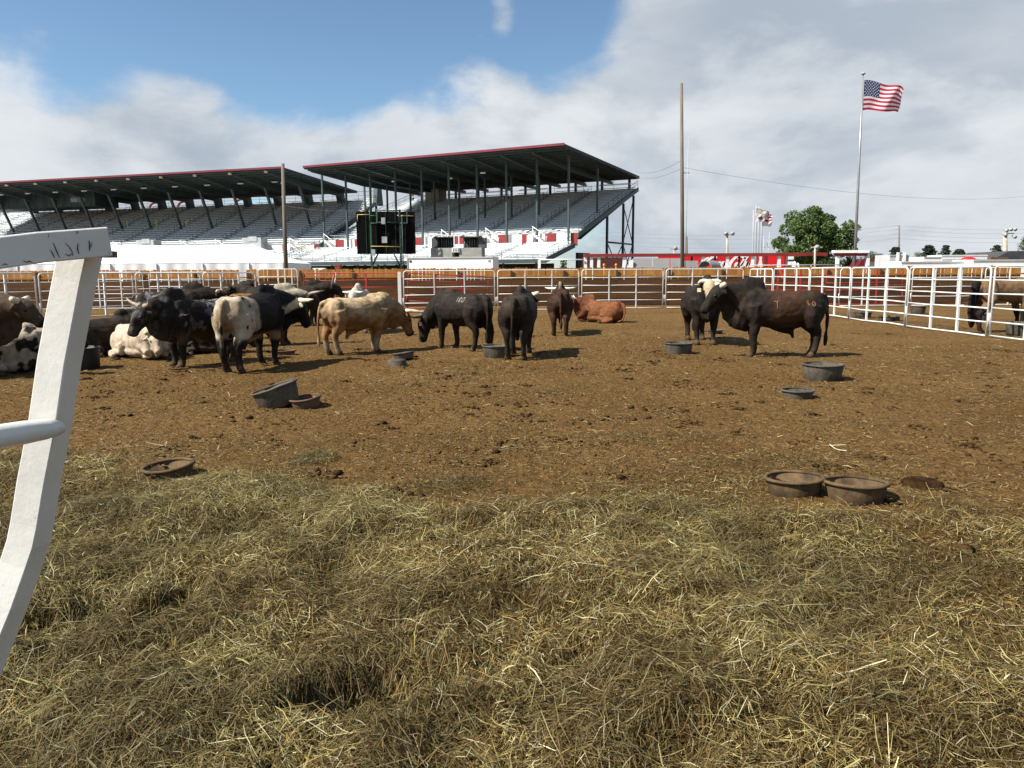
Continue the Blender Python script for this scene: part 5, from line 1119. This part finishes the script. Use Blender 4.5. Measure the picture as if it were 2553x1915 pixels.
    # horns, eyes, hooves
    if horn and not horse:
        e2 = (up*0.62 - f*0.62); e2.normalize(); e3 = (f*0.62 + up*0.62); e3.normalize()
        for s in (1, -1):
            pts = [pl - f*.02 + up*.045 + lat*(s*(.035 + a*hscale)) + e2*(b*hscale + .01) + e3*(c_*hscale) for (a, b, c_) in HT[horn]]
            r_ = [.047, .040, .029, .009] if horn != 'stub' else [.055, .05, .04]; pts = [pts[0] - lat*(s*.04)] + pts; r_ = [r_[0]] + r_
            MB().tube(pts, r_, 10).build('horn', hmat or HORN, root)
    for s in (1, -1):
        ep = pl + f*(HL*.34) + lat*(s*.112*(.82 if horse else 1)) + up*.055; e = MB(); e.ell((0, 0, 0), (.026, .026, .026), nu=8, nv=6); e.build('eye', EYEM, root, ep)
        npos = mz + lat*(s*.04) + up*.025 - f*.005; e = MB(); e.ell((0, 0, 0), (.018, .018, .018), nu=8, nv=6); e.build('nostril', EYEM, root, npos)
    for p in feet:
        h = MB(); h.tube([p + V3((-.012, 0, .10)), p + V3((0, 0, .055)), p + V3((.03, 0, .0))], [.047, .060, .070], 10, side=(0, 1, 0)); h.build('hoof', HOOF, root)
    if etag is not None:
        s, mt = etag; e0 = pl + lat*(s*.20) + V3((0, 0, -.07)); b = MB(); b.box((0, 0, 0), (.07, .02, .075), Matrix.Rotation(math.atan2(lat.y, lat.x), 3, 'Z')); b.build('ear_tag', mt, root, e0 + f*.045)
    root.scale = (sc, sc, sc); return root, body
def brand(root, body, strokes, mat, side=1, w=0.016):
    me = body.data; bv = BVHTree.FromPolygons([v.co[:] for v in me.vertices], [p.vertices[:] for p in me.polygons]); m = MB()
    for st in strokes:
        pts = []
        for i in range(len(st) - 1):
            for k in range(5): t = k/5; pts.append((st[i][0]*(1 - t) + st[i + 1][0]*t, st[i][1]*(1 - t) + st[i + 1][1]*t))
        pts.append(st[-1]); out = []
        for (x, z) in pts:
            h = bv.ray_cast(Vector((x, side*2, z)), Vector((0, -side, 0)))
            if h[0] is not None: out.append(h[0] + h[1]*0.003)
        if len(out) > 1: m.tube(out, w, 5, side=(0, 1, 0), rh=w)
    return m.build('brand_mark', mat, root)

def mixc(a, b, t): t = np.clip(t, 0, 1)[:, None]; return np.asarray(a)*(1 - t) + np.asarray(b)*t
def muz_dark(c, x, col=(0.02, 0.014, 0.012), t0=.86): return mixc(c, np.array(col), x['head']*sstep(t0, t0 + .1, x['ht']))
BLK = np.array([0.022, 0.0170, 0.0135])
def c_black(co, nr, x, brown=(0.035, 0.020, 0.012), amt=0.5):
    c = mixc(np.tile(BLK, (len(co), 1)), np.array(brown), amt*sstep(.4, .75, fbm(co*2.2 + x['seed'], 4, 5))); d = fbm(co*5 + x['seed'], 3, 8)
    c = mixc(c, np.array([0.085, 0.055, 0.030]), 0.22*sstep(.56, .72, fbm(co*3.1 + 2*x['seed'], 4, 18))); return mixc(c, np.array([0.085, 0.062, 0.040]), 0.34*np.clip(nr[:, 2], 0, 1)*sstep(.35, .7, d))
def c_browncalf(co, nr, x):
    c = c_black(co, nr, x, (0.04, 0.021, 0.013), .35); b = sstep(-.55, -.25, co[:, 0])*sstep(.32, .05, co[:, 0])*sstep(.5, .7, co[:, 2]); n = fbm(co*3, 3, 4)
    return mixc(c, np.array([0.086, 0.042, 0.022]), b*(0.55 + 0.6*n))
def c_darkbrown(co, nr, x):
    c = mixc(np.tile(np.array([0.040, 0.020, 0.012]), (len(co), 1)), np.array([0.075, 0.036, 0.019]), fbm(co*3, 3, 2)); c = mixc(c, BLK, sstep(.5, .15, co[:, 2])*.6)
    return mixc(c, np.array([0.35, 0.27, 0.17]), sstep(.06, .02, np.abs(co[:, 1]))*sstep(.2, .3, co[:, 0])*sstep(1.12, 1.2, co[:, 2])*(co[:, 0] < .45))
def c_tan(co, nr, x):
    n = fbm(co*2.6 + 4, 4, 6); c = mixc(np.tile(np.array([0.36, 0.185, 0.072]), (len(co), 1)), np.array([0.62, 0.46, 0.27]), sstep(.62, 1.08, co[:, 2] + .35*(n - .5)))
    c = mixc(c, np.array([0.24, 0.115, 0.045]), sstep(.45, .9, co[:, 0])*.6); c = mixc(c, np.array([0.18, 0.10, 0.045]), .6*sstep(.48, .66, fbm(co*np.array([7, 7, 4]), 4, 9))); c = mixc(c, np.array([0.50, 0.40, 0.27]), sstep(.42, .2, co[:, 2])*.7)
    return muz_dark(c, x, (0.08, 0.05, 0.03))
def c_cream(co, nr, x):
    n = fbm(co*2.5 + 1, 4, 3); c = mixc(np.tile(np.array([0.60, 0.46, 0.31]), (len(co), 1)), np.array([0.66, 0.56, 0.44]), n); sp = fbm(co*5.5 + 9, 3, 12)
    return mixc(c, np.array([0.10, 0.05, 0.03]), sstep(.78, .82, sp)*(co[:, 0] > .3))
def c_red(co, nr, x):
    n = fbm(co*2.4, 4, 3); c = mixc(np.tile(np.array([0.19, 0.064, 0.023]), (len(co), 1)), np.array([0.265, 0.105, 0.042]), n); c = mixc(c, np.array([0.095, 0.03, 0.014]), sstep(.25, .6, co[:, 0])*.75)
    return mixc(c, np.array([0.60, 0.50, 0.40]), x['head']*sstep(.065, .035, np.abs(x['hl']))*(x['hu'] > 0.02))
def c_whiteface(co, nr, x):
    c = c_black(co, nr, x); return mixc(c, np.array([0.62, 0.50, 0.33]), x['head']*sstep(.125, .105, np.abs(x['hl'] + .01*np.sin(x['ht']*9)) + .03*sstep(.3, .8, x['ht']))*sstep(-.02, .02, x['hu'])*sstep(1.0, .9, x['ht'])*sstep(-.2, -.12, x['ht']))
def c_patch(co, nr, x):                  # white rump with black spots, black middle and front
    n = fbm(co*3.2 + 2, 4, 7); w = sstep(-.20, -.27, co[:, 0] + .28*(n - .5)); c = np.tile(np.array([0.012, 0.010, 0.010]), (len(co), 1)); wh = mixc(np.tile(np.array([0.50, 0.43, 0.33]), (len(co), 1)), np.array([0.20, 0.125, 0.055]), .95*sstep(.2, .05, np.abs(co[:, 1]))*sstep(-.55, -.75, co[:, 0])*sstep(1.1, .9, co[:, 2]))
    c = mixc(c, wh, w*sstep(.50, .58, co[:, 2])); sp = fbm(co*8.5 + 3, 2, 21); c = mixc(c, np.array([0.30, 0.21, 0.12]), w*.6*sstep(.5, .65, fbm(co*3.5, 4, 23))); c = mixc(c, BLK, w*sstep(.63, .67, sp)); bl = sstep(.62, .52, co[:, 2] + .1*(n - .5))*(co[:, 0] > -.4)*(co[:, 0] < .5); c = mixc(c, np.array([0.34, 0.22, 0.11]), bl*sstep(.42, .5, co[:, 2]))
    c = mixc(c, np.array([0.5, 0.42, 0.32]), (co[:, 0] > .58)*(~x['head'])*sstep(1.05, .9, co[:, 2])*sstep(.55, .65, co[:, 2])); return mixc(c, np.array([0.55, 0.48, 0.38]), x['head']*sstep(.12, .02, x['ht']))
def c_roan(co, nr, x):
    c = mixc(np.tile(np.array([0.013, 0.012, 0.012]), (len(co), 1)), np.array([0.032, 0.024, 0.017]), fbm(co*3, 3, 3)); fl = fbm(co*np.array([14, 14, 9]), 3, 31); a = sstep(.30, -.45, co[:, 0])*sstep(.75, 1.05, co[:, 2]) + .35*sstep(.55, .7, fbm(co*3 + 7, 3, 5))
    c = mixc(c, np.array([0.42, 0.41, 0.40]), np.clip(a, 0, 1)*sstep(.46, .60, fl)); c = mixc(c, np.array([0.10, 0.055, 0.028]), sstep(.72, .52, co[:, 2])*(co[:, 2] > .42)*.8); return mixc(c, np.array([0.10, 0.09, 0.075]), x['head']*.6*sstep(.45, .6, fl))
def c_speckle(co, nr, x):
    c = c_black(co, nr, x); return mixc(c, np.array([0.30, 0.30, 0.29]), sstep(.15, -.5, co[:, 0])*sstep(.55, .68, fbm(co*10, 3, 4)))
def c_buckskin(co, nr, x):
    n = fbm(co*2.2 + 5, 4, 3); c = mixc(np.tile(np.array([0.25, 0.12, 0.042]), (len(co), 1)), np.array([0.52, 0.45, 0.34]), sstep(-.25, .25, co[:, 0] + .3*(n - .5))*sstep(.95, 1.2, co[:, 2])); c = mixc(c, np.array([0.022, 0.014, 0.010]), sstep(.35, .6, co[:, 0])*sstep(1.32, 1.1, co[:, 2])*.95 + sstep(.85, .6, co[:, 2])*.6)
    return mixc(c, np.array([0.05, 0.028, 0.016]), x['head']*.9)
def c_spotted(co, nr, x):
    c = np.tile(np.array([0.52, 0.44, 0.33]), (len(co), 1)); return mixc(mixc(c, np.array([0.42, 0.28, 0.15]), sstep(.5, .7, fbm(co*3, 3, 8))), BLK, np.clip(sstep(.56, .60, fbm(co*5.0 + 6, 2, 14)) + sstep(.62, .5, co[:, 2])*sstep(.5, .56, fbm(co*2.2 + 2, 3, 6)), 0, 1))
def c_whitespeck(co, nr, x):
    c = np.tile(np.array([0.62, 0.56, 0.47]), (len(co), 1)); return mixc(c, np.array([0.10, 0.06, 0.04]), sstep(.74, .78, vnoise(co*11, 3))*.7 + sstep(.5, .3, co[:, 2])*.7*sstep(.4, .6, fbm(co*6, 3, 6)))
def c_taupe(co, nr, x):
    c = mixc(np.tile(np.array([0.085, 0.055, 0.033]), (len(co), 1)), np.array([0.15, 0.10, 0.06]), sstep(.8, 1.2, co[:, 2])); return muz_dark(mixc(c, np.array([0.03, 0.02, 0.014]), sstep(.3, .6, co[:, 0])*.35), x)
def c_horse(co, nr, x):
    n = fbm(co*2.4, 4, 3); c = mixc(np.tile(np.array([0.17, 0.085, 0.034]), (len(co), 1)), np.array([0.30, 0.20, 0.11]), n); c = mixc(c, np.array([0.014, 0.011, 0.010]), sstep(-.76, -.80, co[:, 0])); return mixc(c, np.array([0.02, 0.014, 0.012]), sstep(.72, .5, co[:, 2]))

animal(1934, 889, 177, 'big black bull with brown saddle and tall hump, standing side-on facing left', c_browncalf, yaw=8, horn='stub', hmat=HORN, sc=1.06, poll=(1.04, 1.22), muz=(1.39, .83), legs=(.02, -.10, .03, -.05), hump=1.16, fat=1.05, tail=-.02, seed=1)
B7 = bpy.context.scene.objects['bull']
brand(B7, B7.children[0], [[(.16, 1.02), (.06, 1.02)], [(.11, 1.02), (.10, .88)]], M('brand_scar', (0.15, 0.09, 0.045), 0.8), 1, .009)
brand(B7, B7.children[0], [[(-.44, 1.03), (-.47, .93), (-.42, 1.0), (-.44, 1.03)], [(-.54, 1.02), (-.57, .97), (-.54, .93), (-.51, .97), (-.54, 1.02)]], M('brand_rust', (0.12, 0.052, 0.025), 0.8), 1, .012)
animal(1757, 858, -93, 'black bull with cream white face seen head-on behind the brown saddled bull', c_whiteface, anchor=.45, horn='down', hmat=HORNW, poll=(.98, 1.25), muz=(1.20, .80), yaw=-6, hump=1.05, seed=2, sc=1.11, etag=(-1, TAGO), hscale=.52)
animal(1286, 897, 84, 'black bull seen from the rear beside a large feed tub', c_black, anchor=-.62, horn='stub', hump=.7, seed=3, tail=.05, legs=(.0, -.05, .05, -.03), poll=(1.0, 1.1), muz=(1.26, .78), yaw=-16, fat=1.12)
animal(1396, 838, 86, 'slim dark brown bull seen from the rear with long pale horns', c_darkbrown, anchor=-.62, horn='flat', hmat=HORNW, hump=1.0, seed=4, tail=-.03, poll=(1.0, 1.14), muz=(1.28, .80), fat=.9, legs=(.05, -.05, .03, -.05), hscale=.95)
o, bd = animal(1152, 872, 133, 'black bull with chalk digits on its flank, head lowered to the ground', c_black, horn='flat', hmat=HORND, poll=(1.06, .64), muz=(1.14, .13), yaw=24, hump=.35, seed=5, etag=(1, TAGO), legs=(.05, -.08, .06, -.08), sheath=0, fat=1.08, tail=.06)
CHALK = M('chalk_white', (0.45, 0.42, 0.37), 0.9)
brand(o, bd, [[(-.20, 1.13), (-.21, 1.03)], [(-.27, 1.08), (-.25, 1.11), (-.28, 1.13), (-.31, 1.11), (-.27, 1.08), (-.25, 1.05), (-.28, 1.03), (-.31, 1.05), (-.27, 1.08)], [(-.38, 1.13), (-.35, 1.11), (-.35, 1.05), (-.38, 1.03), (-.41, 1.05), (-.41, 1.11), (-.38, 1.13)]], CHALK, 1, .0045)
animal(896, 879, 42, 'tan bull facing right with lowered horned head', c_tan, horn='fwd', poll=(1.10, .82), muz=(1.27, .33), yaw=-8, hump=.25, seed=6, legs=(.02, -.12, -.02, .06), fat=1.08, tail=.12, hscale=1.1, sc=.97)
animal(584, 930, 79, 'black bull with white spotted rump standing turned away', c_patch, horn='flat', anchor=-.62, poll=(1.08, 1.02), muz=(1.30, .62), yaw=-34, hump=.75, seed=7, legs=(.06, -.06, .05, -.06), fat=1.0, tail=.02, hscale=.95, sc=1.06)
animal(500, 907, 240, 'dark speckled bull with grey back facing left towards the near gate', c_roan, horn='wide', hmat=HORND, poll=(1.04, 1.06), muz=(1.30, .64), yaw=-2, hyaw=-4, hump=1.0, seed=8, legs=(.05, -.04, .03, -.08), sc=1.0, hscale=.85, fat=.92)
animal(436, 850, 14, 'black bull with speckled rump standing behind the grey-backed bull', c_speckle, horn='flat', poll=(1.05, 1.12), muz=(1.34, .85), hump=1.0, seed=9, sc=1.02)
animal(660, 862, 24, 'buckskin bull with pale hump and dark head behind the white-rumped bull', c_buckskin, horn='fwd', hmat=HORND, poll=(1.05, 1.10), muz=(1.34, .76), yaw=-14, hump=1.05, seed=10, sc=1.0, legs=(.05, -.08, .0, .04))
animal(748, 813, 14, 'black horned bull facing right left of the tan bull', c_black, horn='up', hmat=HORND, poll=(1.05, 1.20), muz=(1.36, .92), yaw=-10, hump=1.05, seed=11, legs=(.05, -.10, .03, -.04), sc=1.02)
animal(655, 804, 176, 'black bull with thin upright horns standing farthest back on the left', c_black, horn='up', hmat=HORND, poll=(1.0, 1.15), muz=(1.32, .85), hump=1.05, seed=12)
animal(897, 830, -84, 'white flecked bull facing the camera behind the tan bull', c_whitespeck, anchor=.45, horn='flat', hmat=HORNW, poll=(1.0, 1.1), muz=(1.24, .74), yaw=-10, hump=.9, seed=13, hscale=.6)
animal(-112, 944, 6, 'taupe brown bull at the left edge, only its head and shoulder in view', c_taupe, horn='stub', hmat=HORN, poll=(1.08, 1.12), muz=(1.42, .82), hump=.9, seed=14, yaw=-6, sc=1.04, sheath=0)
animal(14, 928, 44, 'white bull with black blotches lying behind the near gate', c_spotted, 'lie', horn='wide', hmat=HORNW, poll=(1.02, 1.18), muz=(1.30, .88), yaw=-30, hump=.6, seed=15, sc=.98)
animal(258, 886, 40, 'black bull lying down with head turned right behind cream bull', c_black, 'lie', horn='wide', hmat=HORNW, poll=(1.0, 1.24), muz=(1.32, 1.0), yaw=-20, hump=.8, seed=16, etag=(-1, TAGY), sc=1.05, hscale=.8)
animal(352, 890, -40, 'cream white bull lying down, head hidden behind another bull', c_cream, 'lie', horn='stub', poll=(.98, .98), muz=(1.26, .66), yaw=-14, hump=.3, seed=17, sc=.90, dewlap=1.0)
animal(508, 882, 8, 'dark bull lying down half hidden behind the grey-backed bull', c_black, 'lie', horn='stub', hmat=HORND, poll=(1.0, .95), muz=(1.26, .66), hump=.2, seed=18, sc=.85)
animal(1500, 803, 147, 'red brown humped bull lying down before the back panels', c_red, 'lie', horn='wide', hmat=HORNW, poll=(1.0, 1.20), muz=(1.30, .90), yaw=24, hump=1.05, seed=19, sc=.97, hscale=.7)
animal(0, 0, 8, 'brown horse with black tail grazing behind the right panels', c_horse, name='horse', cat='horse', group=None, pos=Vector((13.15, 20.4, 0)), horse=True, horn=None, poll=(1.12, .85), muz=(1.28, .38), hump=0, legs=(.1, -.1, .12, -.14), seed=20, sc=1.06)
# ------------------------------------------------------------------ feed tubs
RUB = M('black_rubber', (0.045, 0.042, 0.038), 0.75, 0.3, 6.0, 0.3, spec=0.2, col2=(0.10, 0.085, 0.062), bscale=30)
RUBB = M('muddy_rubber', (0.062, 0.043, 0.027), 0.85, 0.3, 8.0, 0.3, spec=0.1, col2=(0.125, 0.082, 0.043), bscale=30)
RUBR = M('rust_brown_rubber', (0.09, 0.048, 0.026), 0.8, 0.25, 7.0, 0.3)
DUNG = M('dung', (0.026, 0.014, 0.006), 1.0, 0.5, 18.0, 1.0, bscale=45, spec=0.03)
def tub(px, py, rad, h, label, mat=None, tilt=None, sink=0.02, flip=False, fill=False, pos=None, flare=0.86, name='feed_tub', lip=True, group='rubber feed tubs on the ground'):
    g = pos if pos is not None else gnd(px, py - 0.0); z = float(hz([g.x], [g.y])[0])
    o = empty(name, (g.x, g.y, z - sink), random.uniform(0, 6), label, 'tub', group); mat = mat or RUB; rb = rad*flare; n = 40; m = MB(); prof = [(0.001, 0.0), (rb*0.97, 0.0), (rb, 0.012), (rad*0.985, h - 0.012), (rad*0.985, h), (rad*0.955, h), (rb*0.95, 0.03), (0.001, 0.022)]
    V = []; k = len(prof)
    for (r_, zz) in prof:
        for i in range(n):
            a = 2*PI*i/n; rr_ = r_*(1 + 0.004*math.sin(2*a + px))*(1.006 if (i % 5 == 0 and 0.005 < zz < h - 0.02 and r_ > rb*0.96) else 1.0); V.append((rr_*math.cos(a), rr_*math.sin(a), zz + (0.002*math.sin(3*a + py) if zz > h*0.5 else 0)))
    m.add(V, [(i*n + j, i*n + (j + 1) % n, (i + 1)*n + (j + 1) % n, (i + 1)*n + j) for i in range(k - 1) for j in range(n)], True); m.build('bowl', mat, o)
    if lip:
        m = MB(); V = []
        for i in range(n):
            a = 2*PI*i/n; rr_ = rad*(1 + 0.004*math.sin(2*a + px)); zz = h + 0.002*math.sin(3*a + py)
            for q in range(8): b = 2*PI*q/8; V.append(((rr_ + 0.017*math.cos(b))*math.cos(a), (rr_ + 0.017*math.cos(b))*math.sin(a), zz + 0.013*math.sin(b)))
        m.add(V, [(i*8 + q, ((i + 1) % n)*8 + q, ((i + 1) % n)*8 + (q + 1) % 8, i*8 + (q + 1) % 8) for i in range(n) for q in range(8)], True); m.build('rim', mat, o)
    if fill:
        m = MB(); V = [(0, 0, 0.075)]; nr = 7
        for r_ in range(1, nr + 1):
            for i in range(24): a = 2*PI*i/24; rr_ = rb*0.98*r_/nr; x, y = rr_*math.cos(a), rr_*math.sin(a); V.append((x, y, 0.04 + fill*max(0, -x/rb*0.6 + 0.25)*0.12 + random.uniform(0, 0.018)))
        F = [(0, 1 + i, 1 + (i + 1) % 24) for i in range(24)] + [(1 + r_*24 + i, 1 + (r_ + 1)*24 + i, 1 + (r_ + 1)*24 + (i + 1) % 24, 1 + r_*24 + (i + 1) % 24) for r_ in range(nr - 1) for i in range(24)]
        m.add(V, F, True); m.build('feed_remains', DUNG, o)
        o.rotation_euler.z = 0.2
    if tilt: o.rotation_euler = tilt
    if flip: o.rotation_euler = (PI, 0, 0); o.location.z += h
    return o
tub(1692, 880, .285, .23, 'large grey rubber tub left of the brown saddled bull')
tub(2050, 945, .305, .25, 'largest upright rubber tub right of the brown saddled bull\'s hind legs')
tub(1988, 990, .205, .115, 'small shallow rubber pan in front of the large upright tub')
tub(1981, 1228, .205, .14, 'muddy pan holding clumps of dung, left one of the near pair', RUBB, sink=.03, fill=1.0, tilt=(R(-3), R(-2), 0.2))
tub(2132, 1244, .215, .15, 'empty muddy pan, right one of the near pair', RUBB, sink=.03, tilt=(R(-2), R(4), 1))
tub(700, 1010, .285, .25, 'large tub tipped up on edge over a small rusty pan', tilt=(R(2), R(-17), 0), sink=-.0)
tub(765, 1014, .185, .13, 'small rust-brown pan wedged under the tipped tub', RUBR, tilt=(R(3), R(-7), 0), sink=.02)
tub(424, 1190, .195, .12, 'shallow brown pan half buried in hay at the left', RUBB, sink=.03, tilt=(R(2), R(-4), 0))
tub(712, 884, .205, .09, 'far thin pan lying right of the white-rumped bull\'s legs', RUBB, sink=.01)
tub(1008, 896, .20, .115, 'slightly tilted pan behind an upturned one in the middle', RUB, tilt=(R(-4), R(-7), 0), lip=True, sink=-.01)
tub(990, 911, .185, .115, 'upturned grey pan in the middle of the pen', RUB, flip=True, sink=.0)
tub(1240, 889, .30, .24, 'large rubber tub beside the black bull seen from the rear')
tub(1783, 833, .20, .10, 'thin pan between the white faced bull and the brown saddled bull', sink=.01)
tub(1022, 836, .12, .12, 'tiny far tub beyond the tan bull\'s nose')
g_ = gnd(200, 925); tb = tub(200, 918, .34, .40, 'deep black tub with white scrape beside the leaning gate post', M('black_plastic', (0.016, 0.016, 0.017), 0.5, 0.2, 4), flare=.93)
m = MB(); m.box((0, 0, 0), (0.16, 0.012, 0.05)); m.box((0.05, 0, 0.03), (0.05, 0.012, 0.06)); o = m.build('white_scrape', M('chalk_white', (0.45, 0.42, 0.37), 0.9), tb); tb.rotation_euler = (0, 0, 0); o.location = (0.03, -.334, .16)
for (px, py, rr_, h, lb) in ((2150, 792, .30, .20, 'dark flat tub behind the long right panel, left of the horse'), (2216, 800, .34, .16, 'low black tub at the foot of the right panels'), (2288, 782, .28, .3, 'far grey bucket-like tub in the next pen, left of the horse'), (2440, 800, .3, .26, 'grey tub at the horse\'s hind feet'), (2425, 766, .36, .22, 'dark tub in the next pen far behind the horse'), (2545, 836, .36, .34, 'deep black tub at the right edge below the horse\'s belly')):
    tub(px, py, rr_, h, lb, group='rubber tubs in the next pen')
m = MB(); V = [(0, 0, .03)]
for r_ in range(1, 8):
    for i in range(26): a = 2*PI*i/26; rr_ = .15*r_/7*(1 + .10*math.sin(3*a) + random.uniform(-.04, .04)); V.append((rr_*math.cos(a)*1.05, rr_*math.sin(a)*1.1, (.030 if r_ < 6 else (.018 if r_ == 6 else -.02)) + random.uniform(-.008, .010)))
F = [(0, 1 + i, 1 + (i + 1) % 26) for i in range(26)] + [(1 + r_*26 + i, 1 + (r_ + 1)*26 + i, 1 + (r_ + 1)*26 + (i + 1) % 26, 1 + r_*26 + (i + 1) % 26) for r_ in range(6) for i in range(26)]
m.add(V, F, True); g = gnd(2304, 1208); g.z = float(hz([g.x], [g.y])[0]); tag(m.build('dung_pile', DUNG, None, g), 'round dark dung pat right of the two near pans', 'dung')
# single white stalk and looped stalk by the pans
def stalk(pts, r, label, name='stalk'):
    w = [];
    for (px, py, zz) in pts: q = gnd(px, py); q.z = float(hz([q.x], [q.y])[0]) + zz; w.append(q)
    out = []
    for i in range(len(w) - 1):
        p0, p1, p2, p3 = w[max(i - 1, 0)], w[i], w[i + 1], w[min(i + 2, len(w) - 1)]
        for k in range(6): t = k/6; out.append(0.5*((2*p1) + (p2 - p0)*t + (2*p0 - 5*p1 + 4*p2 - p3)*t*t + (3*p1 - p0 - 3*p2 + p3)*t**3))
    out.append(w[-1]); o = MB().tube([p - out[0] for p in out], r, 6).build(name, M('pale_stalk', (0.55, 0.52, 0.40), 0.6, 0.15, 10), None, out[0]); tag(o, label, 'stalk')
stalk([(2067, 1239, .03), (2090, 1242, .05), (2120, 1240, .07), (2140, 1243, .05), (2160, 1262, .02)], .006, 'pale curved stalk lying against the right near pan')
stalk([(2068, 1111, .02), (2085, 1118, .012), (2112, 1122, .01)], .0035, 'bright white stalk lying alone on the dirt beyond the near pans')

# ------------------------------------------------------------------ near gate at the left
GATEW = bpy.data.materials.new('chipped_white_paint'); GATEW.use_nodes = True
def _gate():
    nt = GATEW.node_tree; N = nt.nodes; L = nt.links; b = N['Principled BSDF']; b.inputs['Roughness'].default_value = 0.42
    tc = N.new('ShaderNodeTexCoord')
    def nz(s, st=(1, 1, 1), d=6, r=0.6):
        mp = N.new('ShaderNodeMapping'); mp.inputs['Scale'].default_value = st; L.new(tc.outputs['Object'], mp.inputs['Vector']); n = N.new('ShaderNodeTexNoise'); n.inputs['Scale'].default_value = s; n.inputs['Detail'].default_value = d; n.inputs['Roughness'].default_value = r; L.new(mp.outputs[0], n.inputs['Vector']); return n.outputs['Fac']
    def rg(f, a, c): r = N.new('ShaderNodeMapRange'); r.inputs[1].default_value = a; r.inputs[2].default_value = c; L.new(f, r.inputs[0]); return r.outputs[0]
    def mix(f, a, c):
        x = N.new('ShaderNodeMix'); x.data_type = 'RGBA'; L.new(f, x.inputs['Factor'])
        for s_, v in (('A', a), ('B', c)):
            if isinstance(v, tuple): x.inputs[s_].default_value = v + (1,)
            else: L.new(v, x.inputs[s_])
        return x.outputs['Result']
    c = mix(rg(nz(5), 0.35, 0.7), (0.62, 0.61, 0.58), (0.54, 0.52, 0.48)); c = mix(rg(nz(70, d=3), 0.71, 0.75), c, (0.30, 0.26, 0.21)); c = mix(rg(nz(14, (1.0, 1.0, 0.35), 5, 0.7), 0.70, 0.75), c, (0.10, 0.045, 0.025)); L.new(c, b.inputs['Base Color'])
    bp = N.new('ShaderNodeBump'); bp.inputs['Strength'].default_value = 0.25; bp.inputs['Distance'].default_value = 0.004; L.new(nz(45), bp.inputs['Height']); L.new(bp.outputs[0], b.inputs['Normal'])
_gate()
gt = empty('gate', (-1.1, 1.4, 0), 0, 'near white steel gate with chipped paint and leaning bent post', 'gate'); GO = Vector((-1.1, 1.4, 0))
pp = [at(206, 610, 1.45), at(187, 700, 1.45), at(149, 900, 1.44), at(127, 1050, 1.435), at(98, 1200, 1.43), at(82, 1300, 1.425), at(72, 1350, 1.42), at(55, 1402, 1.415), at(20, 1500, 1.40), at(-20, 1600, 1.39), at(-80, 1750, 1.36), at(-170, 1990, 1.30)]
last = pp[-1]; pp.append(Vector((last.x - .12, last.y - .02, 0.0)))
MB().tube([p - GO for p in pp], 0.0275, section=RSQ, side=(1, 0, 0), smooth=False, spin=R(2)).build('post', GATEW, gt)
ra, rb_ = at(259, 604, 1.415), at(-330, 668, 1.18)
MB().tube([p - GO for p in (ra, ra.lerp(rb_, .33) + Vector((0, 0, .003)), ra.lerp(rb_, .66), rb_)], 0.026, section=RSQ, side=(0, 0, 1), rh=0.034, smooth=False).build('top_rail', GATEW, gt)
MB().box(at(257, 634, 1.42) - GO, (0.022, 0.06, 0.012)).build('weld_tab', M('rust_brown', (0.10, 0.045, 0.025), 0.8, 0.3, 20), gt)
m_a, m_b = at(138, 1066, 1.40), at(-380, 1150, 1.05)
MB().tube([p - GO for p in (m_a, m_a.lerp(m_b, .08), m_a.lerp(m_b, .2), m_a.lerp(m_b, .6), m_b)], [0.015, 0.0195, 0.0215, 0.0215, 0.0215], 14, side=(0, 0, 1), rh=[0.024, 0.0225, 0.0215, 0.0215, 0.0215]).build('mid_rail', GATEW, gt)
# rust scratches along the top rail
SCR = M('rust_scratch', (0.075, 0.035, 0.022), 0.8, 0.4, 40)
nrm = ((rb_ - ra).cross(Vector((0, 0, 1)))).normalized()
if nrm.y > 0: nrm = -nrm
def on_rail(px, py):
    d = ray(px, py); o_ = Vector((0, 0, EYE)); c = ra + nrm*0.0345; t = (c - o_).dot(nrm)/d.dot(nrm); return o_ + d*t
for pts in ([(133, 606), (142, 628), (149, 643)], [(162, 605), (172, 615), (180, 628), (182, 637), (176, 634)], [(195, 606), (193, 620), (197, 634)], [(222, 600), (224, 612), (223, 626)], [(229, 603), (228, 617)], [(126, 622), (132, 634), (137, 644)], [(122, 582), (121, 592)], [(187, 577), (195, 578), (190, 583)], [(58, 650), (66, 654), (74, 651), (82, 655)], [(5, 661), (14, 658), (20, 661)], [(163, 633), (172, 638), (178, 632)]):
    w_ = random.uniform(.0005, .0012); m = MB(); m.tube([on_rail(*p) - GO for p in pts], [w_*.6] + [w_*1.3]*(len(pts) - 2) + [w_*.5], 5); m.build('scratch', SCR, gt)
